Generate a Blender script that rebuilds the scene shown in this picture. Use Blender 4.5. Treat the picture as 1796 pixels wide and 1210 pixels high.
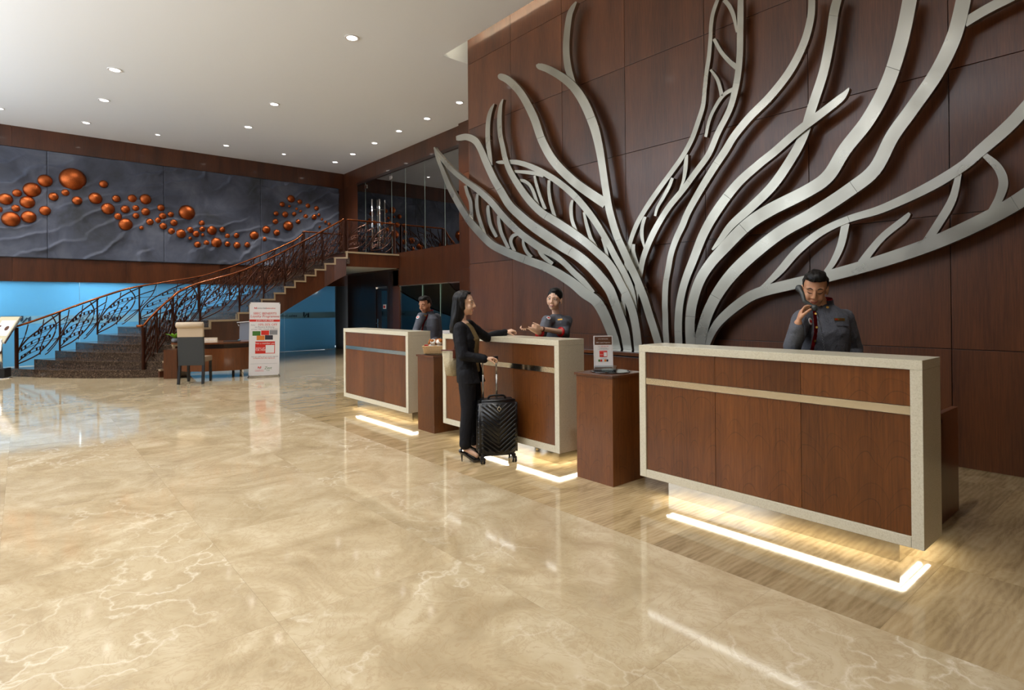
import bpy, bmesh, math, random
from mathutils import Vector, Matrix, noise
from mathutils.bvhtree import BVHTree
random.seed(7)
S = bpy.context.scene
COL = S.collection
for o in list(bpy.data.objects): bpy.data.objects.remove(o)

# ------------------------------------------------------------------ camera
F, CX, CY, H = 1019.23, 898.0, 532.88, 1.55
yaw, pitch, roll = (math.radians(a) for a in (49.88, 0.212, -0.4947))
fw = Vector((-math.sin(yaw), math.cos(yaw), 0)); rt = Vector((math.cos(yaw), math.sin(yaw), 0)); UP = Vector((0, 0, 1))
f2 = fw * math.cos(pitch) + UP * math.sin(pitch); u2 = UP * math.cos(pitch) - fw * math.sin(pitch)
r3 = rt * math.cos(roll) + u2 * math.sin(roll); u3 = u2 * math.cos(roll) - rt * math.sin(roll)
CAM = Vector((0, 0, H))
cd = bpy.data.cameras.new('camera'); cam = bpy.data.objects.new('camera', cd); COL.objects.link(cam)
m = Matrix((r3, u3, -f2)).transposed().to_4x4(); m.translation = CAM; cam.matrix_world = m
cd.sensor_fit = 'HORIZONTAL'; cd.sensor_width = 36; cd.lens = F / 1796 * 36
cd.shift_y = -(605 - CY) / 1796; cd.clip_start = 0.05; cd.clip_end = 200
S.camera = cam
def ray(x, y): return f2 + r3 * ((x - CX) / F) - u3 * ((y - CY) / F)
def on(x, y, ax, v):                       # point where the sight line through a pixel of the photograph meets a plane of the room
    d = ray(x, y); return CAM + d * ((v - CAM[ax]) / d[ax])
def P(x, y, w): return CAM + ray(x, y) * w

# ------------------------------------------------------------------ world, exposure
S.view_settings.view_transform = 'Standard'; S.view_settings.look = 'None'
S.view_settings.gamma = 1; S.view_settings.use_curve_mapping = False
S.view_settings.exposure = 0.12
W = bpy.data.worlds.new('world'); S.world = W; W.use_nodes = True
W.node_tree.nodes['Background'].inputs[0].default_value = (0.84, 0.92, 1.0, 1)
W.node_tree.nodes['Background'].inputs[1].default_value = 3.0

# ------------------------------------------------------------------ materials
MATS = {}
def mat(name, col, rough=0.5, metal=0.0, spec=0.5, coat=0.0, emit=None, es=0.0, sss=0.0, alpha=1.0):
    m = bpy.data.materials.new(name); m.use_nodes = True
    b = m.node_tree.nodes['Principled BSDF']
    b.inputs['Base Color'].default_value = (*col, 1); b.inputs['Roughness'].default_value = rough
    b.inputs['Metallic'].default_value = metal; b.inputs['Specular IOR Level'].default_value = spec
    b.inputs['Coat Weight'].default_value = coat; b.inputs['Coat Roughness'].default_value = 0.08
    if emit: b.inputs['Emission Color'].default_value = (*emit, 1); b.inputs['Emission Strength'].default_value = es
    if sss: b.inputs['Subsurface Weight'].default_value = sss; b.inputs['Subsurface Radius'].default_value = (0.02, 0.008, 0.004); b.inputs['Subsurface Scale'].default_value = 0.6
    MATS[name] = m
    return m
def srgb(r, g, b):
    f = lambda c: (c / 255 / 12.92) if c / 255 <= 0.04045 else ((c / 255 + 0.055) / 1.055) ** 2.4
    return (f(r), f(g), f(b))
class NT:
    def __init__(s, m): s.t = m.node_tree; s.b = s.t.nodes['Principled BSDF']
    def n(s, typ, **kw):
        nd = s.t.nodes.new(typ)
        for k, v in kw.items():
            if k.startswith('i_'): nd.inputs[k[2:].replace('_', ' ')].default_value = v
            else: setattr(nd, k, v)
        return nd
    def l(s, a, b): s.t.links.new(a, b)
    def coords(s, scale=(1, 1, 1), rot=(0, 0, 0), loc=(0, 0, 0), kind='Object'):
        tc = s.n('ShaderNodeTexCoord'); mp = s.n('ShaderNodeMapping')
        mp.inputs['Scale'].default_value = scale; mp.inputs['Rotation'].default_value = rot; mp.inputs['Location'].default_value = loc
        s.l(tc.outputs[kind], mp.inputs[0]); return mp.outputs[0]
    def world(s, scale=(1, 1, 1), rot=(0, 0, 0)):
        g = s.n('ShaderNodeNewGeometry'); mp = s.n('ShaderNodeMapping')
        mp.inputs['Scale'].default_value = scale; mp.inputs['Rotation'].default_value = rot
        s.l(g.outputs['Position'], mp.inputs[0]); return mp.outputs[0]
    def ramp(s, fac, stops):
        r = s.n('ShaderNodeValToRGB'); e = r.color_ramp.elements
        while len(e) < len(stops): e.new(0.5)
        for k, (p, c) in enumerate(stops):
            e[k].position = p; e[k].color = (*c, 1) if len(c) == 3 else c
        s.l(fac, r.inputs[0]); return r.outputs[0]
    def mix(s, fac, a, b, mode='MIX'):
        x = s.n('ShaderNodeMix', data_type='RGBA', blend_type=mode)
        for sock, v in ((x.inputs[0], fac), (x.inputs[6], a), (x.inputs[7], b)):
            if hasattr(v, 'is_linked'): s.l(v, sock)
            else: sock.default_value = v if isinstance(v, (int, float)) else ((*v, 1) if len(v) == 3 else v)
        return x.outputs[2]
    def math(s, op, a, b=0.5):
        x = s.n('ShaderNodeMath', operation=op)
        for sock, v in ((x.inputs[0], a), (x.inputs[1], b)):
            if hasattr(v, 'is_linked'): s.l(v, sock)
            else: sock.default_value = v
        return x.outputs[0]
    def noise(s, vec, scale, detail=4, rough=0.55, dist=0.0):
        x = s.n('ShaderNodeTexNoise'); x.inputs['Scale'].default_value = scale; x.inputs['Detail'].default_value = detail
        x.inputs['Roughness'].default_value = rough; x.inputs['Distortion'].default_value = dist
        s.l(vec, x.inputs['Vector']); return x.outputs['Fac']
    def bump(s, h, strength=0.3, dist=0.01):
        x = s.n('ShaderNodeBump'); x.inputs['Strength'].default_value = strength; x.inputs['Distance'].default_value = dist
        s.l(h, x.inputs['Height']); s.l(x.outputs[0], s.b.inputs['Normal'])
    def randv(s):
        return s.n('ShaderNodeObjectInfo').outputs['Random']

def wood(name, dark, light, rough=0.3, coat=0.25, cath=False, zs=1.0):
    m = mat(name, light, rough, coat=coat); t = NT(m)
    rnd = t.randv()
    g = t.n('ShaderNodeNewGeometry'); add = t.n('ShaderNodeVectorMath', operation='ADD')
    cmb = t.n('ShaderNodeCombineXYZ'); k = t.math('MULTIPLY', rnd, 37.0)
    for i in range(3): t.l(k, cmb.inputs[i])
    t.l(g.outputs['Position'], add.inputs[0]); t.l(cmb.outputs[0], add.inputs[1])
    mp = t.n('ShaderNodeMapping'); mp.inputs['Scale'].default_value = (1, 1, 0.045 * zs); t.l(add.outputs[0], mp.inputs[0])
    fine = t.noise(mp.outputs[0], 85, 3, 0.6)
    mp2 = t.n('ShaderNodeMapping'); mp2.inputs['Scale'].default_value = (1, 1, 0.12); t.l(add.outputs[0], mp2.inputs[0])
    broad = t.noise(mp2.outputs[0], 3.2, 3, 0.5)
    f = t.math('ADD', t.math('MULTIPLY', fine, 0.45), t.math('MULTIPLY', broad, 0.55))
    c = t.ramp(f, [(0.3, dark), (0.72, light)])
    if cath:                                   # crown-cut veneer: nested arches
        sx = t.n('ShaderNodeSeparateXYZ'); t.l(add.outputs[0], sx.inputs[0])
        low = t.noise(add.outputs[0], 2.3, 2, 0.4); xy = t.math('ADD', sx.outputs[0], sx.outputs[1])
        u = t.math('ADD', t.math('MULTIPLY', xy, 19.0), t.math('MULTIPLY', low, 5.0))
        h = t.math('POWER', t.math('ABSOLUTE', t.math('SINE', u)), 0.75)
        d = t.math('SUBTRACT', t.math('MULTIPLY', sx.outputs[2], 3.4), t.math('MULTIPLY', h, t.math('ADD', t.math('MULTIPLY', low, 0.9), 0.05)))
        w = t.math('FRACT', t.math('ADD', d, t.math('MULTIPLY', low, 1.5)))
        line = t.ramp(w, [(0.0, (0.3, 0.3, 0.3)), (0.035, (1, 1, 1)), (0.30, (0.94, 0.94, 0.94)), (0.32, (0.62, 0.62, 0.62)), (0.35, (1, 1, 1))])
        c = t.mix(0.6, c, line, 'MULTIPLY')
    tone = t.math('ADD', t.math('MULTIPLY', rnd, 0.35), 0.83)
    hs = t.n('ShaderNodeHueSaturation'); t.l(tone, hs.inputs['Value']); t.l(c, hs.inputs['Color'])
    t.l(hs.outputs[0], t.b.inputs['Base Color'])
    t.bump(fine, 0.06, 0.002)
    return m
wood('feature_wood', srgb(62, 32, 15), srgb(118, 68, 36), 0.36, 0.22)
wood('gallery_wood', srgb(48, 23, 11), srgb(94, 50, 25), 0.33, 0.25)
wood('dark_wood', srgb(32, 17, 13), srgb(56, 30, 22), 0.35, 0.25)
wood('desk_wood', srgb(76, 38, 12), srgb(134, 78, 32), 0.32, 0.15, cath=True)
wood('cabinet_wood', srgb(66, 32, 12), srgb(118, 66, 30), 0.28, 0.4)

def marble():
    m = mat('marble', (0.6, 0.5, 0.35), 0.07, spec=0.75); t = NT(m); v = t.world(); rnd = t.randv()
    g = t.n('ShaderNodeVectorMath', operation='ADD'); cmb = t.n('ShaderNodeCombineXYZ')
    t.l(t.math('MULTIPLY', rnd, 23.0), cmb.inputs[2]); t.l(v, g.inputs[0]); t.l(cmb.outputs[0], g.inputs[1]); v = g.outputs[0]
    mott = t.noise(v, 1.6, 7, 0.62, 1.4)
    base = t.ramp(mott, [(0.28, srgb(163, 143, 110)), (0.5, srgb(187, 168, 134)), (0.72, srgb(206, 190, 159))])
    cl = t.noise(v, 5.0, 8, 0.7, 2.2)
    line = t.math('ABSOLUTE', t.math('SUBTRACT', cl, 0.5))
    brown = t.ramp(line, [(0.0, (1, 1, 1)), (0.03, (0, 0, 0))])
    base = t.mix(t.math('MULTIPLY', brown, 0.32), base, srgb(152, 122, 86))
    vo = t.n('ShaderNodeTexVoronoi', feature='DISTANCE_TO_EDGE'); vo.inputs['Scale'].default_value = 1.9
    ds = t.n('ShaderNodeTexNoise'); ds.inputs['Scale'].default_value = 2.6; ds.inputs['Detail'].default_value = 6; t.l(v, ds.inputs['Vector'])
    dv = t.n('ShaderNodeVectorMath', operation='MULTIPLY_ADD'); t.l(ds.outputs['Color'], dv.inputs[0]); dv.inputs[1].default_value = (1.1, 1.1, 1.1); t.l(v, dv.inputs[2])
    t.l(dv.outputs[0], vo.inputs['Vector'])
    vein = t.ramp(vo.outputs['Distance'], [(0.0, (1, 1, 1)), (0.012, (0.5, 0.5, 0.5)), (0.045, (0, 0, 0))])
    mask = t.ramp(t.noise(v, 0.75, 3, 0.6, 0.6), [(0.5, (0, 0, 0)), (0.66, (1, 1, 1))])
    fac = t.math('MULTIPLY', t.math('MULTIPLY', vein, mask), 0.5)
    base = t.mix(fac, base, srgb(240, 230, 208))
    hs = t.n('ShaderNodeHueSaturation'); t.l(t.math('ADD', t.math('MULTIPLY', rnd, 0.09), 0.955), hs.inputs['Value']); t.l(base, hs.inputs['Color'])
    t.l(hs.outputs[0], t.b.inputs['Base Color'])
def travertine():
    m = mat('travertine', (0.6, 0.5, 0.35), 0.06, spec=0.7); t = NT(m); rnd = t.randv(); v = t.world()
    g = t.n('ShaderNodeVectorMath', operation='ADD'); cmb = t.n('ShaderNodeCombineXYZ')
    for i in range(3): t.l(t.math('MULTIPLY', rnd, 17.0), cmb.inputs[i])
    t.l(v, g.inputs[0]); t.l(cmb.outputs[0], g.inputs[1])
    mp = t.n('ShaderNodeMapping'); mp.inputs['Scale'].default_value = (1, 0.09, 1); mp.inputs['Rotation'].default_value = (0, 0, 0.12); t.l(g.outputs[0], mp.inputs[0])
    wv = t.n('ShaderNodeTexWave', bands_direction='X'); wv.inputs['Scale'].default_value = 9.0; wv.inputs['Distortion'].default_value = 7.5; wv.inputs['Detail'].default_value = 5; wv.inputs['Detail Scale'].default_value = 1.6; wv.inputs['Detail Roughness'].default_value = 0.62
    mp4 = t.n('ShaderNodeMapping'); mp4.inputs['Scale'].default_value = (1, 0.22, 1); mp4.inputs['Rotation'].default_value = (0, 0, 0.10); t.l(g.outputs[0], mp4.inputs[0]); t.l(mp4.outputs[0], wv.inputs['Vector'])
    a = t.math('ADD', t.math('MULTIPLY', wv.outputs['Fac'], 0.09), t.math('MULTIPLY', t.noise(mp4.outputs[0], 9, 6, 0.62, 1.0), 0.80))
    c = t.ramp(a, [(0.3, srgb(150, 128, 92)), (0.48, srgb(180, 157, 118)), (0.7, srgb(200, 181, 144))])
    b = t.noise(mp.outputs[0], 60, 3, 0.5, 0.4)
    c = t.mix(t.math('MULTIPLY', b, 0.18), c, srgb(140, 112, 76))
    hs = t.n('ShaderNodeHueSaturation'); t.l(t.math('ADD', t.math('MULTIPLY', rnd, 0.3), 0.80), hs.inputs['Value']); t.l(c, hs.inputs['Color'])
    t.l(hs.outputs[0], t.b.inputs['Base Color'])
def emperador():
    m = mat('dark_marble', (0.1, 0.07, 0.05), 0.18, spec=0.6); t = NT(m); v = t.world()
    a = t.noise(v, 26, 7, 0.7, 1.2)
    c = t.ramp(a, [(0.3, srgb(34, 25, 20)), (0.52, srgb(66, 50, 39)), (0.62, srgb(112, 92, 74)), (0.75, srgb(50, 37, 30))])
    t.l(c, t.b.inputs['Base Color'])
def steel():
    m = mat('brushed_steel', srgb(186, 184, 170), 0.30, 1.0); t = NT(m); v = t.world((1, 1, 1))
    a = t.noise(v, 3.0, 3, 0.5); r = t.ramp(a, [(0.3, (0.26,) * 3), (0.7, (0.40,) * 3)])
    t.l(r, t.b.inputs['Roughness'])
    c = t.ramp(t.noise(v, 1.1, 2, 0.5), [(0.3, srgb(142, 138, 126)), (0.7, srgb(178, 174, 162))]); t.l(c, t.b.inputs['Base Color'])
def slab():
    m = mat('cream_slab', srgb(214, 204, 176), 0.22, spec=0.5); t = NT(m)
    a = t.noise(t.world(), 140, 2, 0.7); c = t.ramp(a, [(0.3, srgb(206, 197, 170)), (0.45, srgb(220, 212, 188)), (0.7, srgb(227, 220, 198))]); t.l(c, t.b.inputs['Base Color'])
def slate():
    m = mat('slate', srgb(66, 68, 74), 0.62, spec=0.35); t = NT(m); v = t.world()
    a = t.noise(v, 0.9, 5, 0.6, 0.5); c = t.ramp(a, [(0.3, srgb(56, 58, 63)), (0.5, srgb(78, 82, 96)), (0.72, srgb(102, 106, 118))])
    t.l(c, t.b.inputs['Base Color']); t.bump(t.noise(v, 55, 4, 0.7), 0.55, 0.006)
def copper():
    m = mat('copper', srgb(196, 96, 46), 0.30, 0.95); t = NT(m); v = t.coords()
    a = t.noise(v, 30, 4, 0.7); c = t.ramp(a, [(0.35, srgb(140, 62, 28)), (0.6, srgb(196, 104, 54)), (0.8, srgb(240, 170, 100))]); t.l(c, t.b.inputs['Base Color']); t.bump(a, 0.35, 0.01)
def fabric(name, col, scale=400, rough=0.85, amt=0.35):
    m = mat(name, col, rough, spec=0.25); t = NT(m); v = t.coords()
    a = t.noise(v, scale, 2, 0.6); lo = tuple(c * (1 - amt) for c in col); hi = tuple(min(1, c * (1 + amt)) for c in col)
    t.l(t.ramp(a, [(0.3, lo), (0.7, hi)]), t.b.inputs['Base Color']); t.bump(t.noise(v, 9, 3, 0.6, 0.6), 0.5, 0.03); return m
marble(); travertine(); emperador(); steel(); slab(); slate(); copper()
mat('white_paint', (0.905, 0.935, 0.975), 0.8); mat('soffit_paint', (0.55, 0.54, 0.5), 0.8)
mat('rod_metal', (0.7, 0.69, 0.66), 0.38, 1.0); mat('chrome', (0.85, 0.85, 0.83), 0.07, 1.0); mat('band_steel', (0.88, 0.83, 0.74), 0.12, 1.0); mat('mirror_steel', (0.62, 0.60, 0.54), 0.12, 1.0)
mat('black_gloss', (0.008, 0.008, 0.009), 0.34, coat=0.15); mat('phone_grey', (0.04, 0.045, 0.045), 0.4); mat('black_plastic', (0.012, 0.012, 0.013), 0.3); mat('black_matte', (0.01, 0.01, 0.01), 0.7)
mat('black_glass', (0.006, 0.006, 0.008), 0.04, coat=1.0)
mat('rail_metal', srgb(70, 38, 24), 0.3, 0.7); mat('bronze_rail', srgb(140, 74, 36), 0.22, 0.85)
mat('white_print', (0.82, 0.80, 0.80), 0.5); mat('red_print', srgb(214, 44, 32), 0.5); mat('grey_print', (0.25, 0.25, 0.27), 0.5)
mat('green_print', srgb(70, 120, 50), 0.5); mat('orange_print', srgb(220, 130, 50), 0.5); mat('blue_print', srgb(60, 130, 190), 0.5); mat('brown_print', srgb(96, 60, 40), 0.45); mat('dark_print', srgb(50, 48, 60), 0.5)
mat('lamp_lens', (1, 1, 1), 0.5, emit=(1, 0.96, 0.9), es=7); mat('led_strip', (1, 1, 1), 0.5, emit=(1.0, 0.95, 0.80), es=10)
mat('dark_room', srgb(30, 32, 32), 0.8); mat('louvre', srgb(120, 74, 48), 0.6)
mat('logo_blue', srgb(20, 60, 88), 0.6)
def frosted():
    m = bpy.data.materials.new('frosted_glass'); m.use_nodes = True; nt = m.node_tree; MATS['frosted_glass'] = m
    nt.nodes.clear(); out = nt.nodes.new('ShaderNodeOutputMaterial')
    tr = nt.nodes.new('ShaderNodeBsdfTranslucent'); tr.inputs[0].default_value = (0.42, 0.75, 0.95, 1)
    df = nt.nodes.new('ShaderNodeBsdfDiffuse'); df.inputs[0].default_value = (0.16, 0.42, 0.62, 1)
    gl = nt.nodes.new('ShaderNodeBsdfGlossy'); gl.inputs['Roughness'].default_value = 0.12
    m1 = nt.nodes.new('ShaderNodeMixShader'); m1.inputs[0].default_value = 0.3
    m2 = nt.nodes.new('ShaderNodeMixShader'); fr = nt.nodes.new('ShaderNodeFresnel'); fr.inputs[0].default_value = 1.35
    L = nt.links.new; L(tr.outputs[0], m1.inputs[1]); L(df.outputs[0], m1.inputs[2]); L(fr.outputs[0], m2.inputs[0]); L(m1.outputs[0], m2.inputs[1]); L(gl.outputs[0], m2.inputs[2]); L(m2.outputs[0], out.inputs[0])
def clear(name, tint, ior=1.5):
    m = bpy.data.materials.new(name); m.use_nodes = True; nt = m.node_tree; MATS[name] = m
    nt.nodes.clear(); out = nt.nodes.new('ShaderNodeOutputMaterial')
    tr = nt.nodes.new('ShaderNodeBsdfTransparent'); tr.inputs[0].default_value = (*tint, 1)
    gl = nt.nodes.new('ShaderNodeBsdfGlossy'); gl.inputs['Roughness'].default_value = 0.0
    fr = nt.nodes.new('ShaderNodeFresnel'); fr.inputs[0].default_value = ior
    m2 = nt.nodes.new('ShaderNodeMixShader'); L = nt.links.new
    L(fr.outputs[0], m2.inputs[0]); L(tr.outputs[0], m2.inputs[1]); L(gl.outputs[0], m2.inputs[2]); L(m2.outputs[0], out.inputs[0])
mat('band_glass', srgb(128, 184, 212), 0.5, emit=None); mat('glass_edge', srgb(150, 168, 158), 0.3); mat('edge_stone', srgb(160, 138, 108), 0.5)
frosted(); clear('clear_glass', (0.55, 0.68, 0.64), 4.2); clear('clear_glass_low', (0.62, 0.72, 0.68), 1.9); clear('acrylic', (0.9, 0.93, 0.94), 1.45)

# ------------------------------------------------------------------ mesh helpers
def link(o, parent=None):
    COL.objects.link(o)
    if parent is not None: o.parent = parent
    return o
def obj(name, bm, m, parent=None, smooth=False):
    me = bpy.data.meshes.new(name); bmesh.ops.recalc_face_normals(bm, faces=bm.faces); bm.to_mesh(me); bm.free()
    if smooth:
        for p in me.polygons: p.use_smooth = True
    me.materials.append(MATS[m]); return link(bpy.data.objects.new(name, me), parent)
def tag(o, label=None, cat=None, group=None, kind=None):
    if label: o['label'] = label
    if cat: o['category'] = cat
    if group: o['group'] = group
    if kind: o['kind'] = kind
    return o
def empty(name, loc=(0, 0, 0), rz=0, label=None, cat=None, group=None, kind=None):
    o = bpy.data.objects.new(name, None); o.location = loc; o.rotation_euler = (0, 0, rz); o.empty_display_size = 0.1
    COL.objects.link(o); return tag(o, label, cat, group, kind)
def box(bm, a, b, bev=0.0, mtx=None):
    a, b = Vector(a), Vector(b); c = (a + b) / 2; s = b - a
    mt = Matrix.Translation(c) @ Matrix.Diagonal((abs(s.x), abs(s.y), abs(s.z), 1))
    r = bmesh.ops.create_cube(bm, size=1, matrix=mt); vs = r['verts']
    if bev:
        es = list({e for v in vs for e in v.link_edges})
        q = bmesh.ops.bevel(bm, geom=es, offset=bev, segments=2, affect='EDGES', profile=0.7); vs = list({v for f in q['faces'] for v in f.verts} | {v for v in vs if v.is_valid})
    if mtx is not None: bmesh.ops.transform(bm, matrix=mtx, verts=vs)
    return vs
def B(name, a, b, m, parent=None, bev=0.0, mtx=None):
    bm = bmesh.new(); box(bm, a, b, bev, mtx); return obj(name, bm, m, parent)
def quad(bm, pts): return bm.faces.new([bm.verts.new(p) for p in pts])
def prism(bm, pts, off):                    # polygon pts extruded by vector off
    off = Vector(off); a = [bm.verts.new(p) for p in pts]; b = [bm.verts.new(Vector(p) + off) for p in pts]; n = len(pts)
    bm.faces.new(a); bm.faces.new(b[::-1])
    for i in range(n): bm.faces.new((a[i], a[(i + 1) % n], b[(i + 1) % n], b[i]))
def frame_axes(t, hint=UP):
    t = t.normalized(); h = hint if abs(t.dot(hint)) < 0.97 else Vector((0, 1, 0))
    s = t.cross(h).normalized(); return s, s.cross(t).normalized()
def tube(bm, pts, r, seg=8, caps=True, hint=UP, flat=1.0):
    pts = [Vector(p) for p in pts]; n = len(pts); rs = r if isinstance(r, (list, tuple)) else [r] * n; rings = []
    for i, p in enumerate(pts):
        t = pts[min(i + 1, n - 1)] - pts[max(i - 1, 0)]; s, u = frame_axes(t, hint)
        rings.append([bm.verts.new(p + s * (rs[i] * math.cos(2 * math.pi * k / seg)) + u * (rs[i] * flat * math.sin(2 * math.pi * k / seg))) for k in range(seg)])
    for a, b in zip(rings, rings[1:]):
        for k in range(seg): bm.faces.new((a[k], a[(k + 1) % seg], b[(k + 1) % seg], b[k]))
    if caps: bm.faces.new(rings[0][::-1]); bm.faces.new(rings[-1])
def lathe(bm, prof, seg=24, mtx=None):
    rings = []; vs = []
    for r, z in prof:
        rg = [bm.verts.new((max(r, 1e-4) * math.cos(2 * math.pi * k / seg), max(r, 1e-4) * math.sin(2 * math.pi * k / seg), z)) for k in range(seg)]
        rings.append(rg); vs += rg
    for a, b in zip(rings, rings[1:]):
        for k in range(seg): bm.faces.new((a[k], a[(k + 1) % seg], b[(k + 1) % seg], b[k]))
    bm.faces.new(rings[0][::-1]); bm.faces.new(rings[-1])
    if mtx is not None: bmesh.ops.transform(bm, matrix=mtx, verts=vs)
def spline(pts, n):                         # Catmull-Rom through tuples of any length
    out = []; m_ = len(pts)
    for i in range(m_ - 1):
        p0, p1, p2, p3 = pts[max(i - 1, 0)], pts[i], pts[i + 1], pts[min(i + 2, m_ - 1)]
        for k in range(n):
            t = k / n
            out.append(tuple(0.5 * ((2 * b) + (c - a) * t + (2 * a - 5 * b + 4 * c - d) * t * t + (3 * b - a - 3 * c + d) * t ** 3) for a, b, c, d in zip(p0, p1, p2, p3)))
    out.append(tuple(pts[-1])); return out
def text(name, s, size, mtx, m, parent=None, align='CENTER', ext=0.0005, xs=1.0, shear=0.0):
    cu = bpy.data.curves.new(name, 'FONT'); cu.body = s; cu.size = size; cu.align_x = align; cu.align_y = 'CENTER'; cu.extrude = ext; cu.shear = shear; cu.resolution_u = 3
    t = bpy.data.objects.new(name, cu); COL.objects.link(t)
    dg = bpy.context.evaluated_depsgraph_get(); me = bpy.data.meshes.new_from_object(t.evaluated_get(dg)); bpy.data.objects.remove(t)
    me.transform(mtx @ Matrix.Diagonal((xs, 1, 1, 1))); me.materials.clear(); me.materials.append(MATS[m]); me.name = name
    return link(bpy.data.objects.new(name, me), parent)
def basis(o, x, y, z=None):
    x = Vector(x).normalized(); y = Vector(y).normalized(); z = x.cross(y) if z is None else Vector(z)
    m = Matrix((x, y, z)).transposed().to_4x4(); m.translation = Vector(o); return m

# ------------------------------------------------------------------ lights
def area(name, loc, rot, sx, sy, e, col=(1, 1, 1), parent=None, spread=None):
    d = bpy.data.lights.new(name, 'AREA'); d.shape = 'RECTANGLE'; d.size = sx; d.size_y = sy; d.energy = e; d.color = col
    if spread: d.spread = spread
    o = bpy.data.objects.new(name, d); o.location = loc; o.rotation_euler = rot; COL.objects.link(o)
    if parent: o.parent = parent
    return o
CZ = 6.6; XF = -20.9; YG = 9.34; YW = 6.69; XL = -9.2
SPOT_E, SPOT_BIG = 280, 310
# cove strip above the feature wall, tucked on the lip of the ceiling
area('cove_light', (-3.2, 6.08, 6.98), (math.radians(66), 0, 0), 12.6, 0.06, 60, (1, 0.88, 0.62))
# added unseen fill lamps behind and above the camera, only to brighten the ceiling
area('ceiling_fill', (-6.5, -4.0, 4.3), (math.radians(180), 0, 0), 9.0, 2.2, 640, (0.90, 0.94, 1.0)); area('ceiling_fill', (-15.0, -4.6, 4.0), (math.radians(180), 0, 0), 7.0, 2.2, 360, (0.90, 0.94, 1.0))
# daylight lamps of the room behind the blue glass
for yy, e in ((-1.0, 75), (1.6, 75), (5.0, 34)):
    area('backroom_light', (XF - 1.0, yy, 2.5), (0, math.radians(-35), 0), 0.8, 1.6, e, (0.75, 0.92, 1.0))
# ------------------------------------------------------------------ floor
floor = empty('floor', kind='structure')
B('screed', (-23.5, -8, -0.06), (7, 9.4, -0.022), 'marble', floor)
def slabs(nm, x0, x1, sx, y0, y1, sy, m, gap=0.0003):
    nx = max(1, round((x1 - x0) / sx)); ny = max(1, round((y1 - y0) / sy)); dx, dy = (x1 - x0) / nx, (y1 - y0) / ny
    bm = bmesh.new(); box(bm, (gap, gap, -0.02), (dx - gap, dy - gap, 0)); o = obj(nm, bm, m, floor); me = o.data; first = True
    for i in range(nx):
        for j in range(ny):
            q = o if first else link(bpy.data.objects.new(nm, me), floor); first = False
            q.location = (x0 + i * dx, y0 + j * dy, 0)
slabs('marble_slab', -10.1, 4.2, 1.43, -7.65, 3.11, 1.076, 'marble')
slabs('travertine_slab', -10.1, 4.2, 1.28, 3.11, 9.36, 1.04, 'travertine')
slabs('marble_slab', -20.06, -10.1, 1.66, -7.65, 9.36, 1.7, 'marble')
slabs('travertine_slab', -23.4, -20.06, 1.1, -7.65, 9.36, 1.7, 'travertine')

# ------------------------------------------------------------------ ceiling with cove recess
cl = empty('ceiling', kind='structure')
cx0, cx1, cy0, cy1 = -9.81, 6.8, 6.49, 8.4
bm = bmesh.new()
box(bm, (-23.4, -8, CZ), (7, cy0, CZ + 0.12)); box(bm, (-23.4, cy0, CZ), (cx0, 9.6, CZ + 0.12)); box(bm, (cx1, cy0, CZ), (7, 9.6, CZ + 0.12)); box(bm, (cx0, cy1, CZ), (cx1, 9.6, CZ + 0.12))
obj('ceiling_board', bm, 'white_paint', cl)
bm = bmesh.new(); e = 0.08
box(bm, (cx0 - e, cy0 - 0.5, CZ + 0.5), (cx1 + e, cy1 + e, CZ + 0.58)); box(bm, (cx0 - e, cy0 - 0.5, CZ + 0.12), (cx0, cy1 + e, CZ + 0.5)); box(bm, (cx1, cy0 - 0.5, CZ + 0.12), (cx1 + e, cy1 + e, CZ + 0.5))
box(bm, (cx0, cy1, CZ + 0.12), (cx1, cy1 + e, CZ + 0.5)); box(bm, (cx0, cy0 - 0.5 - e, CZ + 0.12), (cx1, cy0 - 0.5, CZ + 0.5))
obj('cove_recess', bm, 'white_paint', cl)
# downlights
def spot(parent, e, size=1.9, r=0.10):
    d = bpy.data.lights.new('lamp', 'SPOT'); d.energy = e; d.spot_size = size; d.spot_blend = 0.8; d.shadow_soft_size = r; d.color = (1, 0.965, 0.92)
    o = bpy.data.objects.new('lamp', d); o.location = (0, 0, -0.03); COL.objects.link(o); o.parent = parent
bm = bmesh.new(); prof = [(0.075, 0.0), (0.105, 0.0), (0.108, -0.012), (0.098, -0.016), (0.078, -0.012)]
rings = []
for r_, z_ in prof: rings.append([bm.verts.new((r_ * math.cos(k * math.pi / 12), r_ * math.sin(k * math.pi / 12), z_)) for k in range(24)])
for a, b in zip(rings, rings[1:] + rings[:1]):
    for k in range(24): bm.faces.new((a[k], a[(k + 1) % 24], b[(k + 1) % 24], b[k]))
trim0 = obj('trim_ring', bm, 'white_print'); 
bm = bmesh.new(); lathe(bm, [(0.078, -0.004), (0.08, -0.009)], 24); lens0 = obj('lens', bm, 'lamp_lens')
def downlight(x, y, label, big=1.0, e=SPOT_E, grp='round recessed downlights in the white ceiling', cone=1.9):
    global trim0
    t = empty('downlight', (x, y, CZ), label=label, cat='ceiling light', group=grp)
    if trim0.parent is None: trim0.parent = t; lens0.parent = t
    else:
        for c in (trim0, lens0): link(c.copy(), t)
    t.scale = (big, big, 1)
    spot(t, e, cone)
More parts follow.
